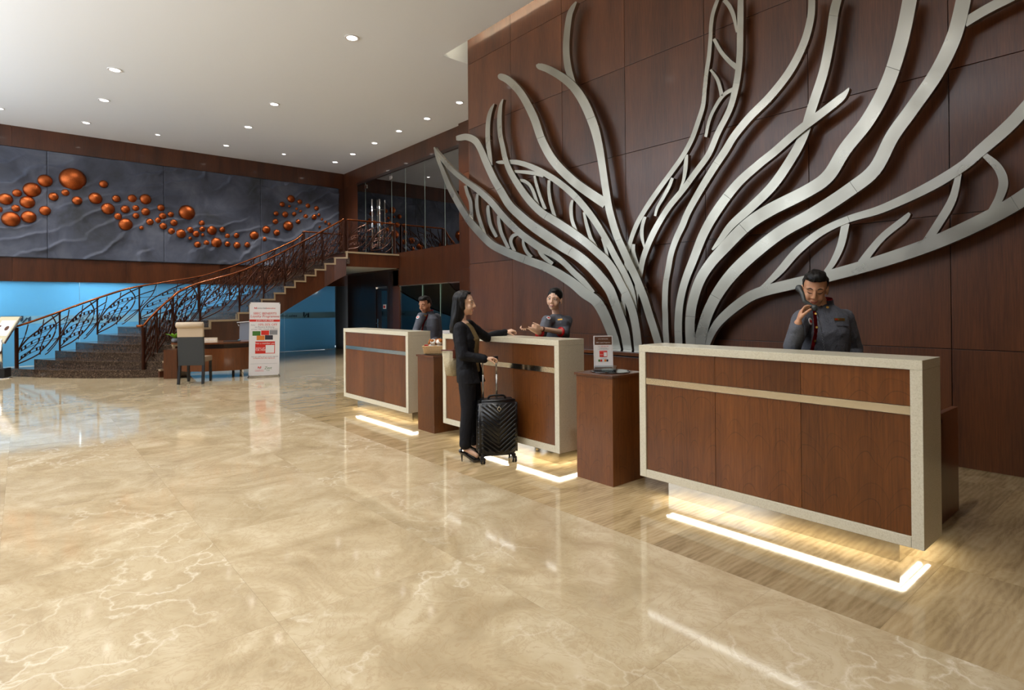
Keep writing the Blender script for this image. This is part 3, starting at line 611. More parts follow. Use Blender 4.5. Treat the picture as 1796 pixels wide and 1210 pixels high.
# ------------------------------------------------------------------ steel branch sculpture on the feature wall
sc = empty('wall_sculpture', (-5.0, 6.5, 0.92), label='giant brushed steel sculpture of curling branches on the wood wall', cat='sculpture')
SC0 = Vector((-5.0, 6.5, 0.92)); YF = 6.50
def branch(pts, back=0.0, depth=0.065, breaks=()):
    back = back * 4 if abs(back) < 0.01 else back * 1.6
    q = spline(pts, 6); n_ = len(q); L, R = [], []
    for i, (x, y, w) in enumerate(q):
        a, b = q[max(i - 1, 0)], q[min(i + 1, n_ - 1)]; tx, ty = b[0] - a[0], b[1] - a[1]; l = math.hypot(tx, ty) or 1; nx_, ny_ = -ty / l, tx / l
        for lst, sg in ((L, 1), (R, -1)):
            p = on(x + nx_ * w / 2 * sg, y + ny_ * w / 2 * sg, 1, YF + back); p.z = max(p.z, 0.925); lst.append(p - SC0)
    segs = [0] + [int(b * (n_ - 1)) for b in breaks] + [n_ - 1]
    for s0, s1 in zip(segs, segs[1:]):
        if s1 - s0 < 1: continue
        bm = bmesh.new(); off = Vector((0, depth, 0)); l_ = L[s0:s1 + 1]; r_ = R[s0:s1 + 1]
        if s0: l_ = [l_[0].lerp(l_[1], 0.06)] + l_[1:]; r_ = [r_[0].lerp(r_[1], 0.06)] + r_[1:]
        vl = [bm.verts.new(p) for p in l_]; vr = [bm.verts.new(p) for p in r_]; bl = [bm.verts.new(p + off) for p in l_]; br = [bm.verts.new(p + off) for p in r_]
        for i in range(len(l_) - 1):
            bm.faces.new((vl[i], vl[i + 1], vr[i + 1], vr[i])); bm.faces.new((bl[i], br[i], br[i + 1], bl[i + 1]))
            bm.faces.new((vl[i], bl[i], bl[i + 1], vl[i + 1])); bm.faces.new((vr[i], vr[i + 1], br[i + 1], br[i]))
        bm.faces.new((vl[0], vr[0], br[0], bl[0])); bm.faces.new((vl[-1], bl[-1], br[-1], vr[-1]))
        obj('branch', bm, 'brushed_steel', sc)
BR = [
 ([(761.6,258,2),(766,274,5),(775,296,7),(788,328,9),(803,356,10),(817.4,379.5,11),(832,398,13),(860,427,13),(886,441,14),(919.5,454.6,14),(952.5,466.5,15),(979,480,16),(1005,497,17),(1025,514,18),(1044,527,18),(1057,546,18),(1069,574,17),(1077,596,16),(1083,620,15)],0,(.3,.5,.8)),
 ([(762,258,2),(763.5,263,4),(776.4,280.4,7),(793.6,299,8),(816,317.4,9),(834.6,330.6,10),(847.8,341.9,10.5),(862.4,355.8,11),(880,377,11.5),(893,391,12),(913,409.7,12),(934,425.5,13),(950,436,13),(972.4,448,11),(989.6,461.2,10),(1005.4,477,10),(1022.6,493,10),(1041,513,6)],0.002,(.38,.75)),
 ([(816,325.4,5),(820,340,6),(825.4,355.8,6),(827.3,388,6)],.004,()),
 ([(837.3,340,4),(836,356,6),(838.6,375.6,6),(848,406,6.5),(851,414,6)],.004,()),
 ([(856.4,360,4),(855.8,369,6),(859.7,392.8,6),(867,408.6,6),(871,415.5,5)],.004,()),
 ([(873.6,378,4),(875.2,391.6,6),(879.8,410,6),(888.4,428.6,6),(892,436,6)],.004,()),
 ([(907,411,5),(899.7,413.6,6),(895.7,421.6,6),(897.7,430.8,5.5),(903,441,5)],.004,()),
 ([(917.5,420,4),(918.2,429.5,5),(923.5,441.4,6),(932,451,6)],.004,()),
 ([(944.6,438.7,5),(952.5,449.3,7),(969,463,7)],.004,()),
 ([(799.8,242.4,7),(805,242,10),(818.3,240.2,11.5),(832.9,246.5,12),(842,260,11),(852,283.4,12),(865,312,12),(878.2,334.6,13),(893.5,359.8,14),(912.6,378.5,15),(932,395,16),(955,411,17),(985.6,432,17),(1012,448,17),(1035.8,467.8,17),(1055.7,490,17),(1069,508,17),(1078,530,16),(1086,551.6,16),(1095,579.3,16),(1100,608.4,15),(1102,622,15)],0,(.33,.6)),
 ([(866.6,182,2),(860.6,193.5,6),(856.7,209.3,7.5),(855.4,229,8),(856,251.6,8),(859.3,275.4,7),(861.7,290,4)],.002,()),
 ([(882,174,2),(877.8,186.8,6),(875.9,209.3,8),(877.2,235.8,8),(881.8,258,8.5),(886,278,9),(894.4,300.4,10),(910.2,326.8,11.5),(928.7,352,12.5),(949.9,373,13),(973.7,388,14),(1002.8,407,14),(1029.2,426.8,14),(1051.7,446.7,14),(1064,458,14),(1076.8,476,14),(1088.7,499,14),(1099.3,520,14),(1109,546,14),(1115,574,13.5),(1118.5,604,14),(1120,622,14)],-.002,(.45,.8)),
 ([(870,284,1.5),(877,284.5,6),(899.7,283.9,8),(919.5,287.8,9),(942,297,10),(965.8,310.3,10.5),(985.6,324.2,11),(1006.7,342.7,11.5),(1026.6,365.2,11.5),(1044,389,11.5),(1057,410,11),(1068,429,11),(1079.5,451.4,11),(1094,477.8,11),(1104.6,501.6,11),(1111.2,523,8),(1117,555,3)],.003,(.45,)),
 ([(899.7,300.4,4),(919.5,301.7,6),(939.3,304.4,6.5),(953,310,3)],.005,()),
 ([(911.6,316.3,5),(919.5,317.6,5.5),(928.7,324.2,5.5),(935.4,336,5.5),(940.6,352,5.5),(945,362,5)],.005,()),
 ([(937.3,308,4),(940.6,322.9,5),(947.3,344,5),(956,367,6)],.005,()),
 ([(963,316,5),(962.5,333.5,5.5),(965.8,355.9,6),(974,384,6)],.005,()),
 ([(1004,351,4),(1001.5,362.5,6),(1002.8,383.7,6),(1009.4,403.5,6),(1014,411,6)],.005,()),
 ([(1023.9,372,4),(1029.2,395.6,6),(1037,419.4,6.5),(1049.5,440,7)],.005,()),
 ([(1056,418,4),(1063,439.5,5),(1067,460,5)],.005,()),
 ([(1259.8,-4,6),(1251,21,6.5),(1247.2,42.3,6.5),(1246,66,6.5),(1243.3,99,7),(1239.3,125.6,7),(1236,156,7),(1233,185,7.5),(1224.6,212.6,8),(1213.7,243,8),(1197.8,273,8),(1179.3,299.5,8),(1160.8,324.6,8),(1142.3,351,8.5),(1127.8,373.5,8),(1117,393,8),(1109,413,7.5),(1103.5,432,7),(1099,455,7),(1098,475,6.5),(1095,500,6),(1093,525,6.5),(1094.7,553,6.5),(1099,577,4)],.02,(.3,)),
 ([(1299,-4,10),(1298.5,30,11),(1298,60,11),(1297.5,92.5,11),(1294.8,125.6,11),(1289.6,156,11),(1279.5,192,10),(1259,233,10),(1242.8,270.4,10),(1219,303.5,10),(1197.8,332.5,10),(1174,361.6,10),(1157,388,10),(1144.3,411.7,10.5),(1135,433,10),(1127,456.7,9.5),(1121.8,485.8,8.5),(1116,510,8.5),(1115,532,7.5),(1117,554,5)],.02,(.25,.5)),
 ([(1270,0,8),(1279,10.6,8),(1287,29,7),(1292,57,3)],.022,()),
 ([(1252.0,68,6),(1264.4,90.5,7),(1279,107.4,8),(1292,118,10)],.022,()),
 ([(1246.0,122,4),(1257.8,138.8,6),(1264,158.6,6.5),(1265,168,6)],.022,()),
 ([(1287,156,7),(1272,164,6.5),(1259,180,6),(1245,208,5.5),(1237.5,240,5)],.022,()),
 ([(1204.4,271,5),(1203,285,7),(1201.8,298,7),(1198.5,316.7,5),(1191.2,335,2)],.022,()),
 ([(1179.3,312,5),(1174,326,6),(1163.5,345.8,6),(1152.9,364,5),(1148.9,378.8,4)],.022,()),
 ([(1131,380,6),(1126.4,397,6),(1125.8,414.4,6),(1130,434,3)],.022,()),
 ([(1111,428,6),(1110.6,442,7),(1115.2,458,7),(1120,468,4)],.022,()),
 ([(942.8,112,5),(946,116,11),(960,120.8,12.5),(984.6,134.6,14),(1006,153,15),(1024.4,180.4,16),(1041,220,15.5),(1050,255,14),(1056,290,12.8),(1061.5,327,12.6),(1068.5,368,12.5),(1080.8,410.4,12.7),(1092.7,438.2,13),(1104.6,464.6,13),(1116.5,489.7,13),(1129.7,523,13),(1139,553,13),(1147,578,13),(1154,602,13),(1160,624,13)],-.004,(.3,.6)),
 ([(1010.6,3,3),(1004,14,8),(998.5,28,10),(994,61,11),(993,91.7,11.5),(997,122,12),(1006,146,8)],0,()),
 ([(873.6,131.5,3),(878,134,11),(893,142,13),(914.3,165,13),(935.7,204.9,14),(951,247.7,14),(972.4,284.4,15),(1006,318,15.5),(1039.7,342.5,16.5),(1062,357,17.5)],0,(.55,)),
 ([(1424,-6,12),(1421.8,31,12.5),(1409.8,75.5,13),(1385.8,123.5,13.5),(1351.5,168,13.5),(1315,205,13.2),(1288,238,12.6),(1272,264,12.8),(1254,291,12.5),(1238.8,315.4,12),(1221.6,344.4,11.5),(1205.8,373.5,11),(1197,395,11),(1186.6,417,10.5),(1177.3,443.5,10),(1172,471.2,10),(1167.4,499,10),(1166,532,10),(1166.7,553,10),(1167.4,579,10),(1168.7,600,10),(1170,622,10)],0,(.38,.75)),
 ([(1470,-6,15),(1463,20.6,16),(1456,68.6,16),(1444,127,16),(1424,188.7,16.5),(1408,240,16),(1386,281,16),(1355,325.7,16),(1317.2,363.5,15),(1283,394.4,13),(1262.3,421.8,9),(1249,438,3)],.003,(.12,)),
 ([(1489,154,2),(1483,163,8),(1472,174,13),(1440.7,198.5,14),(1399.5,230,14),(1358.4,266,14),(1331,288,14),(1293.2,322.3,15),(1258.9,367,16),(1234.9,408,15.5),(1216,455,14.3),(1201,494,13.2),(1192.5,530,13),(1189.5,566,13.2),(1190,596,13.2),(1191,622,13.2)],-.003,(.5,.9)),
 ([(1597,-8,25),(1581.3,68.6,25),(1557.3,144,24.5),(1523,209,24),(1481.8,262,23),(1453,308,22.5),(1416.7,334.3,22),(1351.5,367.5,22),(1310.3,394.4,21),(1272.6,432,20),(1245.2,463,18),(1226.3,494,17.5),(1214.3,531.6,17),(1210.2,566,16.5),(1210.9,598,16.5),(1212,622,16.5)],0,(.12,.55,.85)),
 ([(1691.5,-8,26),(1674,61.7,26),(1643,127,25),(1598.5,192,24),(1565,239,24),(1534,297,23.5),(1488.7,334,23),(1427,374.5,22.5),(1372,405.5,22),(1324,442.4,22),(1286.3,478,21.5),(1258.9,514.4,20),(1240,552,19),(1229,590,20),(1222,622,21)],.001,(.42,.8)),
 ([(1810,-24,17),(1770,-4,17),(1729,17,16.5),(1691,40,16)],.003,()),
 ([(1880,290,29),(1796,346,28),(1756,370.3,27),(1694.5,401.2,26),(1626,430.4,24),(1540,459.5,22),(1454.4,483.5,20),(1385.8,499,19),(1327.5,514.4,18),(1293.2,535,17),(1262.3,562.4,15),(1246.9,586.4,12),(1238,612,9)],.002,(.12,)),
 ([(1880,95,24),(1796,192,22),(1763,226.4,22),(1718.5,265,20),(1690,290,18),(1643,320,18),(1591.6,346.3,16),(1540,368.6,14),(1488.7,384,12),(1440.7,406.4,13),(1399.5,439,14),(1368.7,474,13),(1344.6,497.3,8),(1330,507,3)],.003,(.62,)),
 ([(1483,391,14),(1475,428.7,13),(1461.3,459.5,11),(1448,477,8)],.005,()),
 ([(1595.5,373.5,5),(1584.7,385.5,11),(1550.4,413,12),(1526.4,440.4,13),(1511,462.2,15)],.005,()),
 ([(1682.5,300,10),(1670.5,348.8,14),(1646.5,391,15),(1622,428,14)],.005,()),
 ([(1722,268,9),(1749.4,292.9,15),(1759.7,318.9,17),(1752.8,346.3,15),(1739,370,12)],.005,()),
]
for pts, bk, brk in BR: branch(pts, bk, breaks=brk)
# ------------------------------------------------------------------ back counter along the wall
cb = empty('back_counter', (-4.8, 6.4, 0), label='long low wooden back counter along the feature wall under the steel branches', cat='counter')
def rel(o): 
    v = Vector(o.location); return lambda *p: Vector(p) - v
q = rel(cb)
B('countertop', q(-7.2, 6.15, 0.875), q(-2.3, 6.68, 0.92), 'cabinet_wood', cb, 0.003); B('stone_inlay', q(-7.18, 6.2, 0.92), q(-2.32, 6.68, 0.924), 'black_glass', cb)
B('body', q(-7.15, 6.22, 0.08), q(-2.35, 6.67, 0.87), 'dark_wood', cb); B('plinth', q(-7.1, 6.28, 0), q(-2.4, 6.6, 0.08), 'black_matte', cb)
for i in range(8):
    x = -7.14 + i * 0.598; B('door', q(x + 0.004, 6.198, 0.1), q(x + 0.594, 6.22, 0.85), 'cabinet_wood', cb, 0.002)

# ------------------------------------------------------------------ reception desks
def desk(x0, x1, lab, first):
    w = x1 - x0; d = empty('reception_desk', (x0, 3.846, 0), label=lab, cat='desk', group='reception desks')
    z0, z1, dp, fr, fb = 0.16, 1.225, 0.345, 0.062, 0.055
    bm = bmesh.new(); box(bm, (0, 0, z1 - fb), (w, dp, z1), 0.003); obj('top_slab', bm, 'cream_slab', d)
    B('side_slab', (0, 0, z0), (fr - .001, dp, z1 - fb - .0005), 'cream_slab', d, 0.003); B('side_slab', (w - fr + .001, 0, z0), (w, dp, z1 - fb - .0005), 'cream_slab', d, 0.003)
    B('bottom_slab', (fr, 0, z0), (w - fr, dp, z0 + 0.062), 'cream_slab', d, 0.003)
    pw = (w - 2 * fr) / 3
    for i in range(3):
        for a, b in ((z0 + 0.064, 0.908), (0.962, z1 - fb - 0.002)): B('wood_panel', (fr + i * pw + 0.0015, 0.012, a), (fr + (i + 1) * pw - 0.0015, 0.03, b), 'desk_wood', d, 0.001)
    B('steel_band', (fr + .001, 0.006, 0.911), (w - fr - .001, 0.03, 0.96), 'band_steel', d)
    B('carcass', (fr, 0.031, z0 + 0.062), (w - fr, dp - 0.01, z1 - fb), 'dark_wood', d)
    B('plinth', (0.165, 0.154, 0), (w - 0.165, 0.7, z0), 'mirror_steel', d)
    bm = bmesh.new(); box(bm, (0.165, 0.128, z0 - 0.012), (w - 0.15, 0.142, z0 - 0.002)); box(bm, (w - 0.158, 0.142, z0 - 0.012), (w - 0.145, 0.62, z0 - 0.002)); obj('led_strip', bm, 'led_strip', d)
    area('under_desk_light', (w / 2, 0.12, z0 - 0.014), (0, 0, 0), w - 0.34, 0.02, 3.2, (1, 0.93, 0.76), d); area('under_desk_light', (w - 0.14, 0.38, z0 - 0.014), (0, 0, 0), 0.02, 0.5, 1.1, (1, 0.93, 0.76), d)
    B('work_counter', (0.17, dp + 0.3, 0.70), (w - 0.17, dp + 0.75, 0.73), 'cabinet_wood', d)
    B('work_cabinet', (0.17, dp + 0.001, 0.0), (0.21, 1.49, 0.77), 'cabinet_wood', d, 0.002); B('work_cabinet', (w - 0.21, dp + 0.001, 0.0), (w - 0.17, 1.49, 0.77), 'cabinet_wood', d, 0.002)
    return d
desk(-2.962, -1.009, 'nearest reception desk at right, wood panels in a cream stone frame', 1)
desk(-5.862, -3.89, 'middle reception desk, behind the standing guest and her suitcase', 0)
desk(-8.67, -6.68, 'far reception desk at left, its steel band reflecting blue', 0)

def pedestal(x0, x1, y0, y1, lab):
    p = empty('pedestal', ((x0 + x1) / 2, (y0 + y1) / 2, 0), label=lab, cat='pedestal', group='wood pedestals between the desks'); a, b = (x1 - x0) / 2, (y1 - y0) / 2
    B('body', (-a, -b, 0), (a, b, 0.925), 'desk_wood', p, 0.002); B('top', (-a - .015, -b - .015, 0.925), (a + .015, b + .015, 0.947), 'cabinet_wood', p, 0.002)
    bm = bmesh.new(); lathe(bm, [(0.16, 0.949), (0.17, 0.951), (0.17, 0.957), (0.16, 0.959)], 40, Matrix.Diagonal((1.08, 1.0, 1, 1))); obj('turntable', bm, 'black_glass', p); B('liner', (-a, -b, 0.947), (a, b, 0.949), 'cabinet_wood', p)
    return p
pedestal(-3.66, -3.24, 3.84, 4.28, 'square wood pedestal carrying the clear sign holder, between the two nearest desks')
pedestal(-6.42, -6.045, 3.835, 4.2, 'square wood pedestal carrying the wicker basket, left of the guest')

# ------------------------------------------------------------------ sign holder on the near pedestal
hc = P(1067, 651, Vector((-3.52, 4.03, 0)).dot(f2)); hp = Vector((-3.50, 4.03, 0.959)); ang = math.atan2(rt.y, rt.x) + 0.03
sh = empty('sign_holder', hp, ang, label='clear acrylic sign holder with a loyalty leaflet on the near pedestal', cat='sign holder')
tl = Matrix.Rotation(math.radians(-4), 4, 'X')
B('leaflet', (-0.080, -0.0055, 0.03), (0.080, -0.003, 0.308), 'white_print', sh, mtx=tl)
B('back_sheet', (-0.084, 0.003, 0.0), (0.084, 0.006, 0.312), 'acrylic', sh, mtx=tl)
for sx in (-1, 1): B('edge_rim', (sx * 0.084 - 0.002, -0.007, 0.02), (sx * 0.084 + 0.002, 0.007, 0.312), 'white_print', sh, mtx=tl)
B('edge_rim', (-0.084, -0.007, 0.310), (0.084, 0.007, 0.314), 'white_print', sh, mtx=tl)
bm = bmesh.new(); prism(bm, [(-0.1, -0.055, 0), (0.1, -0.055, 0), (0.1, 0.05, 0), (-0.1, 0.05, 0)], (0, 0, 0.008)); prism(bm, [(-0.1, -0.055, 0.008), (-0.1, -0.045, 0.008), (-0.084, -0.006, 0.045), (-0.084, -0.012, 0.045)], (0.2, 0, 0)); obj('foot', bm, 'acrylic', sh)
fm = lambda x, z: tl @ basis((x, -0.0072, z), (1, 0, 0), (0, 0, 1), (0, -1, 0))
def patch(nm, par, tlm, x0, x1, z0, z1, y, m): return B(nm, (x0, y - 0.0006, z0), (x1, y, z1), m, par, mtx=tlm)
patch('printed_header', sh, tl, -0.078, 0.078, 0.232, 0.305, -0.0062, 'brown_print')
text('lettering', 'swiss-belexecutive', 0.012, fm(0, 0.285), 'white_print', sh); text('lettering', 'SBEC Loyalty Programme', 0.0125, fm(0, 0.252), 'white_print', sh)
text('lettering', 'Enjoy', 0.008, fm(-0.037, 0.216), 'grey_print', sh); text('lettering', '10%-35% OFF', 0.0125, fm(0.012, 0.216), 'red_print', sh); text('lettering', 'on Rooms & Dining\nacross 100+ Hotels Globally!', 0.0085, fm(0, 0.197), 'grey_print', sh)
patch('printed_block', sh, tl, -0.036, 0.034, 0.122, 0.178, -0.0062, 'red_print'); text('lettering', 'Not a member yet?', 0.0075, fm(-0.001, 0.171), 'white_print', sh); text('lettering', 'SIGN UP\nFOR FREE', 0.007, fm(-0.018, 0.143), 'white_print', sh)
patch('white_square', sh, tl, 0.002, 0.03, 0.127, 0.163, -0.0068, 'white_print')
for i, c in enumerate(('green_print', 'red_print', 'white_print', 'orange_print', 'dark_print')): patch('card_picture', sh, tl, -0.048 + i * 0.0185, -0.031 + i * 0.0185, 0.080, 0.099, -0.0062, c)
text('lettering', 'Ask our staff to sign up', 0.006, fm(0, 0.109), 'grey_print', sh)

# ------------------------------------------------------------------ basket, plush dogs, red boxes, brochure
mat('wicker', srgb(206, 170, 122), 0.7); mat('plush_white', srgb(236, 230, 220), 0.9); mat('plush_brown', srgb(168, 100, 44), 0.9); mat('red_velvet', srgb(190, 20, 28), 0.6)
bp = Vector((-6.25, 4.02, 0.961)); bang = math.atan2(rt.y, rt.x) - 0.05
bk = empty('wicker_basket', bp, bang, label='low rectangular wicker basket on the far pedestal', cat='basket')
bm = bmesh.new(); bw, bd, bh = 0.165, 0.10, 0.085
def rectpath(k, z, fl):
    w_, d_ = bw * fl, bd * fl; out = []
    per = [(-w_, -d_), (w_, -d_), (w_, d_), (-w_, d_)]
    for i in range(4):
        a, b = per[i], per[(i + 1) % 4]; n_ = 14 if i % 2 == 0 else 8
        for j in range(n_): t = j / n_; out.append((a[0] + (b[0] - a[0]) * t, a[1] + (b[1] - a[1]) * t))
    return [Vector((x + (0.003 if (i + k) % 2 else -0.003) * (1 if abs(x) > w_ * .98 else 0), y + (0.003 if (i + k) % 2 else -0.003) * (1 if abs(y) > d_ * .98 else 0), z)) for i, (x, y) in enumerate(out)]
for k in range(11):
    fl = 0.9 + 0.1 * k / 10; pth = rectpath(k, 0.006 + bh * k / 10, fl); tube(bm, pth + [pth[0]], 0.0042 if k < 10 else 0.007, 5)
tag(obj('weave', bm, 'wicker', bk, True), kind='stuff')
B('base', (-bw * .9, -bd * .9, 0), (bw * .9, bd * .9, 0.006), 'wicker', bk)
bm = bmesh.new()
for i in range(13):
    for y_ in (-1, 1): tube(bm, [(-bw * .87 + i * bw * .145, y_ * bd * .9, 0), (-bw * .97 + i * bw * .162, y_ * bd * 1.0, bh)], 0.004, 5)
tag(obj('stakes', bm, 'wicker', bk, True), kind='stuff')

def union(name, prims, m, parent=None, voxel=0.006, smooth=4, keep=None, solid=0.0, mtx=None, disp=None):
    """prims become one closed skin: voxel remesh, then relaxed"""
    bm = bmesh.new()
    for p in prims:
        if p[0] == 'e':
            _, c, r, *R = p; mt = Matrix.Translation(c) @ (R[0].to_4x4() if R else Matrix.Identity(4)) @ Matrix.Diagonal((*r, 1))
            bmesh.ops.create_uvsphere(bm, u_segments=20, v_segments=14, radius=1, matrix=mt)
        elif p[0] == 'c':
            _, a, b, r0, r1 = p; a, b = Vector(a), Vector(b); d = b - a; n_ = 6; pts = []; rs = []
            t = d.normalized()
            for ang in (80, 55, 28): pts.append(a - t * r0 * math.sin(math.radians(ang))); rs.append(r0 * math.cos(math.radians(ang)))
            for i in range(n_ + 1): pts.append(a.lerp(b, i / n_)); rs.append(r0 + (r1 - r0) * i / n_)
            for ang in (28, 55, 80): pts.append(b + t * r1 * math.sin(math.radians(ang))); rs.append(r1 * math.cos(math.radians(ang)))
            tube(bm, pts, rs, 14)
        elif p[0] == 'l':                    # loft of ellipses: (centre, x axis vec, y axis vec)
            rings = []
            for c, ax, ay in p[1]: rings.append([bm.verts.new(Vector(c) + Vector(ax) * math.cos(2 * math.pi * k / 24) + Vector(ay) * math.sin(2 * math.pi * k / 24)) for k in range(24)])
            for a, b in zip(rings, rings[1:]):
                for k in range(24): bm.faces.new((a[k], a[(k + 1) % 24], b[(k + 1) % 24], b[k]))
            bm.faces.new(rings[0][::-1]); bm.faces.new(rings[-1])
    bmesh.ops.recalc_face_normals(bm, faces=bm.faces)
    me = bpy.data.meshes.new(name); bm.to_mesh(me); bm.free(); o = bpy.data.objects.new(name, me); COL.objects.link(o)
    md = o.modifiers.new('r', 'REMESH'); md.mode = 'VOXEL'; md.voxel_size = voxel
    if smooth: ms = o.modifiers.new('s', 'SMOOTH'); ms.iterations = smooth; ms.factor = 0.5
    dg = bpy.context.evaluated_depsgraph_get(); me2 = bpy.data.meshes.new_from_object(o.evaluated_get(dg)); bpy.data.objects.remove(o)
    bm = bmesh.new(); bm.from_mesh(me2)
    if disp:
        bm.normal_update()
        for v in bm.verts: v.co += v.normal * disp(v.co)
    if keep:
        bad = [f for f in bm.faces if not keep(f.calc_center_median())]; bmesh.ops.delete(bm, geom=bad, context='FACES')
        bmesh.ops.smooth_vert(bm, verts=[v for v in bm.verts if v.is_boundary], factor=0.5, use_axis_x=True, use_axis_y=True, use_axis_z=True)
    if solid: bmesh.ops.solidify(bm, geom=bm.faces[:], thickness=solid)
    if mtx is not None: bmesh.ops.transform(bm, matrix=mtx, verts=bm.verts)
    bm.to_mesh(me2); bm.free(); me2.materials.clear(); me2.materials.append(MATS[m]); me2.name = name
    for p in me2.polygons: p.use_smooth = True
    return link(bpy.data.objects.new(name, me2), parent)
def V(*a): return Vector(a)
RB = Matrix.Translation(bp) @ Matrix.Rotation(bang, 4, 'Z')
for i, (x, y, rz, lab) in enumerate(((-0.062, 0.0, 1.2, 'left plush puppy, mostly white, sitting in the wicker basket'), (0.038, -0.01, -0.3, 'right plush puppy with a brown face, sitting in the wicker basket'))):
    o = empty('plush_dog', RB @ V(x, y, 0.03), bang + rz * 0.4, label=lab, cat='plush toy', group='plush puppies in the basket')
    union('body', [('e', V(0, 0, 0.05), V(.042, .05, .05)), ('e', V(0, -.03, .115), V(.042, .04, .038)), ('e', V(0, -.065, .105), V(.018, .02, .015)), ('c', V(-.03, -.04, .03), V(-.034, -.07, .015), .014, .014), ('c', V(.03, -.04, .03), V(.034, -.07, .015), .014, .014)], 'plush_white', o, 0.005, 3)
    for sx in (-1, 1): union('ear', [('c', V(sx * .034, -.025, .14), V(sx * .05, -.03, .10), .013, .017)], 'plush_brown', o, 0.004, 2)
    union('face_patch', [('e', V(.018 if i else -.012, -.048, .128), V(.026, .022, .022))] + ([('e', V(0, -.02, .145), V(.036, .034, .014))] if i else []), 'plush_brown', o, 0.004, 2)
    union('nose', [('e', V(0, -.085, .110), V(.007, .005, .005))], 'black_plastic', o, 0.0025, 1)
for x, s, lab in ((-0.132, 0.02, 'small red box at the left end of the wicker basket'), (0.112, 0.034, 'larger red box at the right end of the wicker basket')):
    o = empty('red_box', RB @ V(x, -0.035, 0.05), bang, label=lab, cat='box', group='red boxes in the basket'); B('base', (-s, -0.02, 0), (s, 0.02, 0.04), 'red_velvet', o, 0.003); B('lid', (-s - .002, -0.022, 0.041), (s + .002, 0.022, 0.06), 'red_velvet', o, 0.003)
o = empty('brochure_holder', RB @ V(0.105, 0.125, 0.0), bang + 0.1, label='small white brochure stand behind the wicker basket', cat='brochure'); t2 = Matrix.Rotation(math.radians(-8), 4, 'X')
B('card', (-0.058, -0.003, 0.0), (0.058, 0.003, 0.285), 'white_print', o, mtx=t2); B('foot', (-0.06, 0, 0), (0.06, 0.07, 0.006), 'acrylic', o); patch('sea_picture', o, t2, -0.045, 0.045, 0.11, 0.19, -0.0036, 'blue_print'); patch('island_picture', o, t2, -0.045, 0.0, 0.17, 0.19, -0.0042, 'green_print')
text('lettering', 'bali', 0.03, t2 @ basis((0.005, -0.004, 0.235), (1, 0, 0), (0, 0, 1), (0, -1, 0)), 'dark_print', o)

# ------------------------------------------------------------------ roll-up banner
A0, A1 = on(435.8, 662, 2, 0), on(489.5, 659.2, 2, 0)
bx = (A1 - A0); bx.z = 0; bwid = bx.length; bc = (A0 + A1) / 2; bang2 = math.atan2(bx.y, bx.x); w_ = (bc - CAM).dot(f2); topz = on(458, 530.5, 2, 0) if 0 else None
bhgt = 1.70
ban = empty('roll_up_banner', bc, bang2, label='tall white loyalty programme banner stand beside the curved desk', cat='banner')
sc_b = bwid / 0.8; lean = Matrix.Rotation(math.radians(3), 4, 'X') @ Matrix.Rotation(math.radians(1.2), 4, 'Y')
ztop = None
for h_ in [1.3 + 0.01 * i for i in range(100)]:
    p_ = bc + Vector((0, 0, h_)); d_ = p_ - CAM; y_ = CY - F * d_.dot(u3) / d_.dot(f2)
    if y_ <= 531: ztop = h_; break
ztop = ztop or 1.75
hw = bwid / 2
B('sheet', (-hw, -0.003, 0.03), (hw, 0.003, ztop), 'white_print', ban, mtx=lean); B('base_bar', (-hw, -0.012, 0.0), (hw, 0.012, 0.03), 'chrome', ban); 
for sx in (-1, 1):
    bm = bmesh.new(); tube(bm, [(sx * hw * .97, 0.01, 0.04), (sx * hw * 1.03, -0.08, 0.008)], 0.012, 8); obj('foot', bm, 'black_plastic', ban)
    bm = bmesh.new(); tube(bm, [lean @ V(sx * hw * .95, -0.006, ztop - .03), lean @ V(sx * hw * 1.0, -0.006, ztop + .01)], 0.008, 8); obj('corner_clip', bm, 'black_plastic', ban)
bm = bmesh.new(); tube(bm, [(0, 0.03, 0.03), (0, 0.06 + ztop * 0.0, ztop * .98)], 0.012, 8); bmesh.ops.transform(bm, matrix=lean, verts=bm.verts); obj('pole', bm, 'black_plastic', ban)
u_ = 2 * hw / 378.0                         # the print is laid out on a 378 x 930 sheet
def bt(s, size, x, y, m, xs=1.0, al='CENTER', sh=0.0): return text('lettering', s, size * u_ * 1.25, lean @ basis((-hw + x * u_, -0.0042, ztop - y * u_ * (ztop - .03) / (930 * u_)), (1, 0, 0), (0, 0, 1), (0, -1, 0)), m, ban, al, 0.0004, xs, sh)
def bpch(nm, x0, y0, x1, y1, m, y=-0.0036):
    k = (ztop - .03) / 930; return patch(nm, ban, lean, -hw + x0 * u_, -hw + x1 * u_, ztop - y1 * k, ztop - y0 * k, y, m)
mk = [([(58, 62), (66, 62), (66, 78), (58, 84)]), ([(66, 62), (72, 66), (80, 80), (74, 84)]), ([(80, 60), (88, 60), (88, 78), (80, 84)])]
def bmark(polys, m):
    bm = bmesh.new(); k = (ztop - .03) / 930
    for pl in polys: prism(bm, [lean @ V(-hw + x * u_, -0.004, ztop - y * k) for x, y in pl], (0, -0.0005, 0))
    obj('logo_mark', bm, m, ban)
bmark(mk, 'red_print'); bt('swiss-bel', 28, 148, 72, 'grey_print', 0.9); bt('executive', 26, 258, 72, 'red_print', 0.95)
bt('SBEC BENEFITS', 34, 188, 140, 'red_print', 1.02, sh=0.1); bt('Loyalty Programme', 36, 190, 176, 'red_print', 1.0, sh=0.15)
bpch('red_band', 2, 216, 376, 244, 'red_print'); bt('JOIN FOR FREE', 22, 190, 230, 'white_print', 1.2)
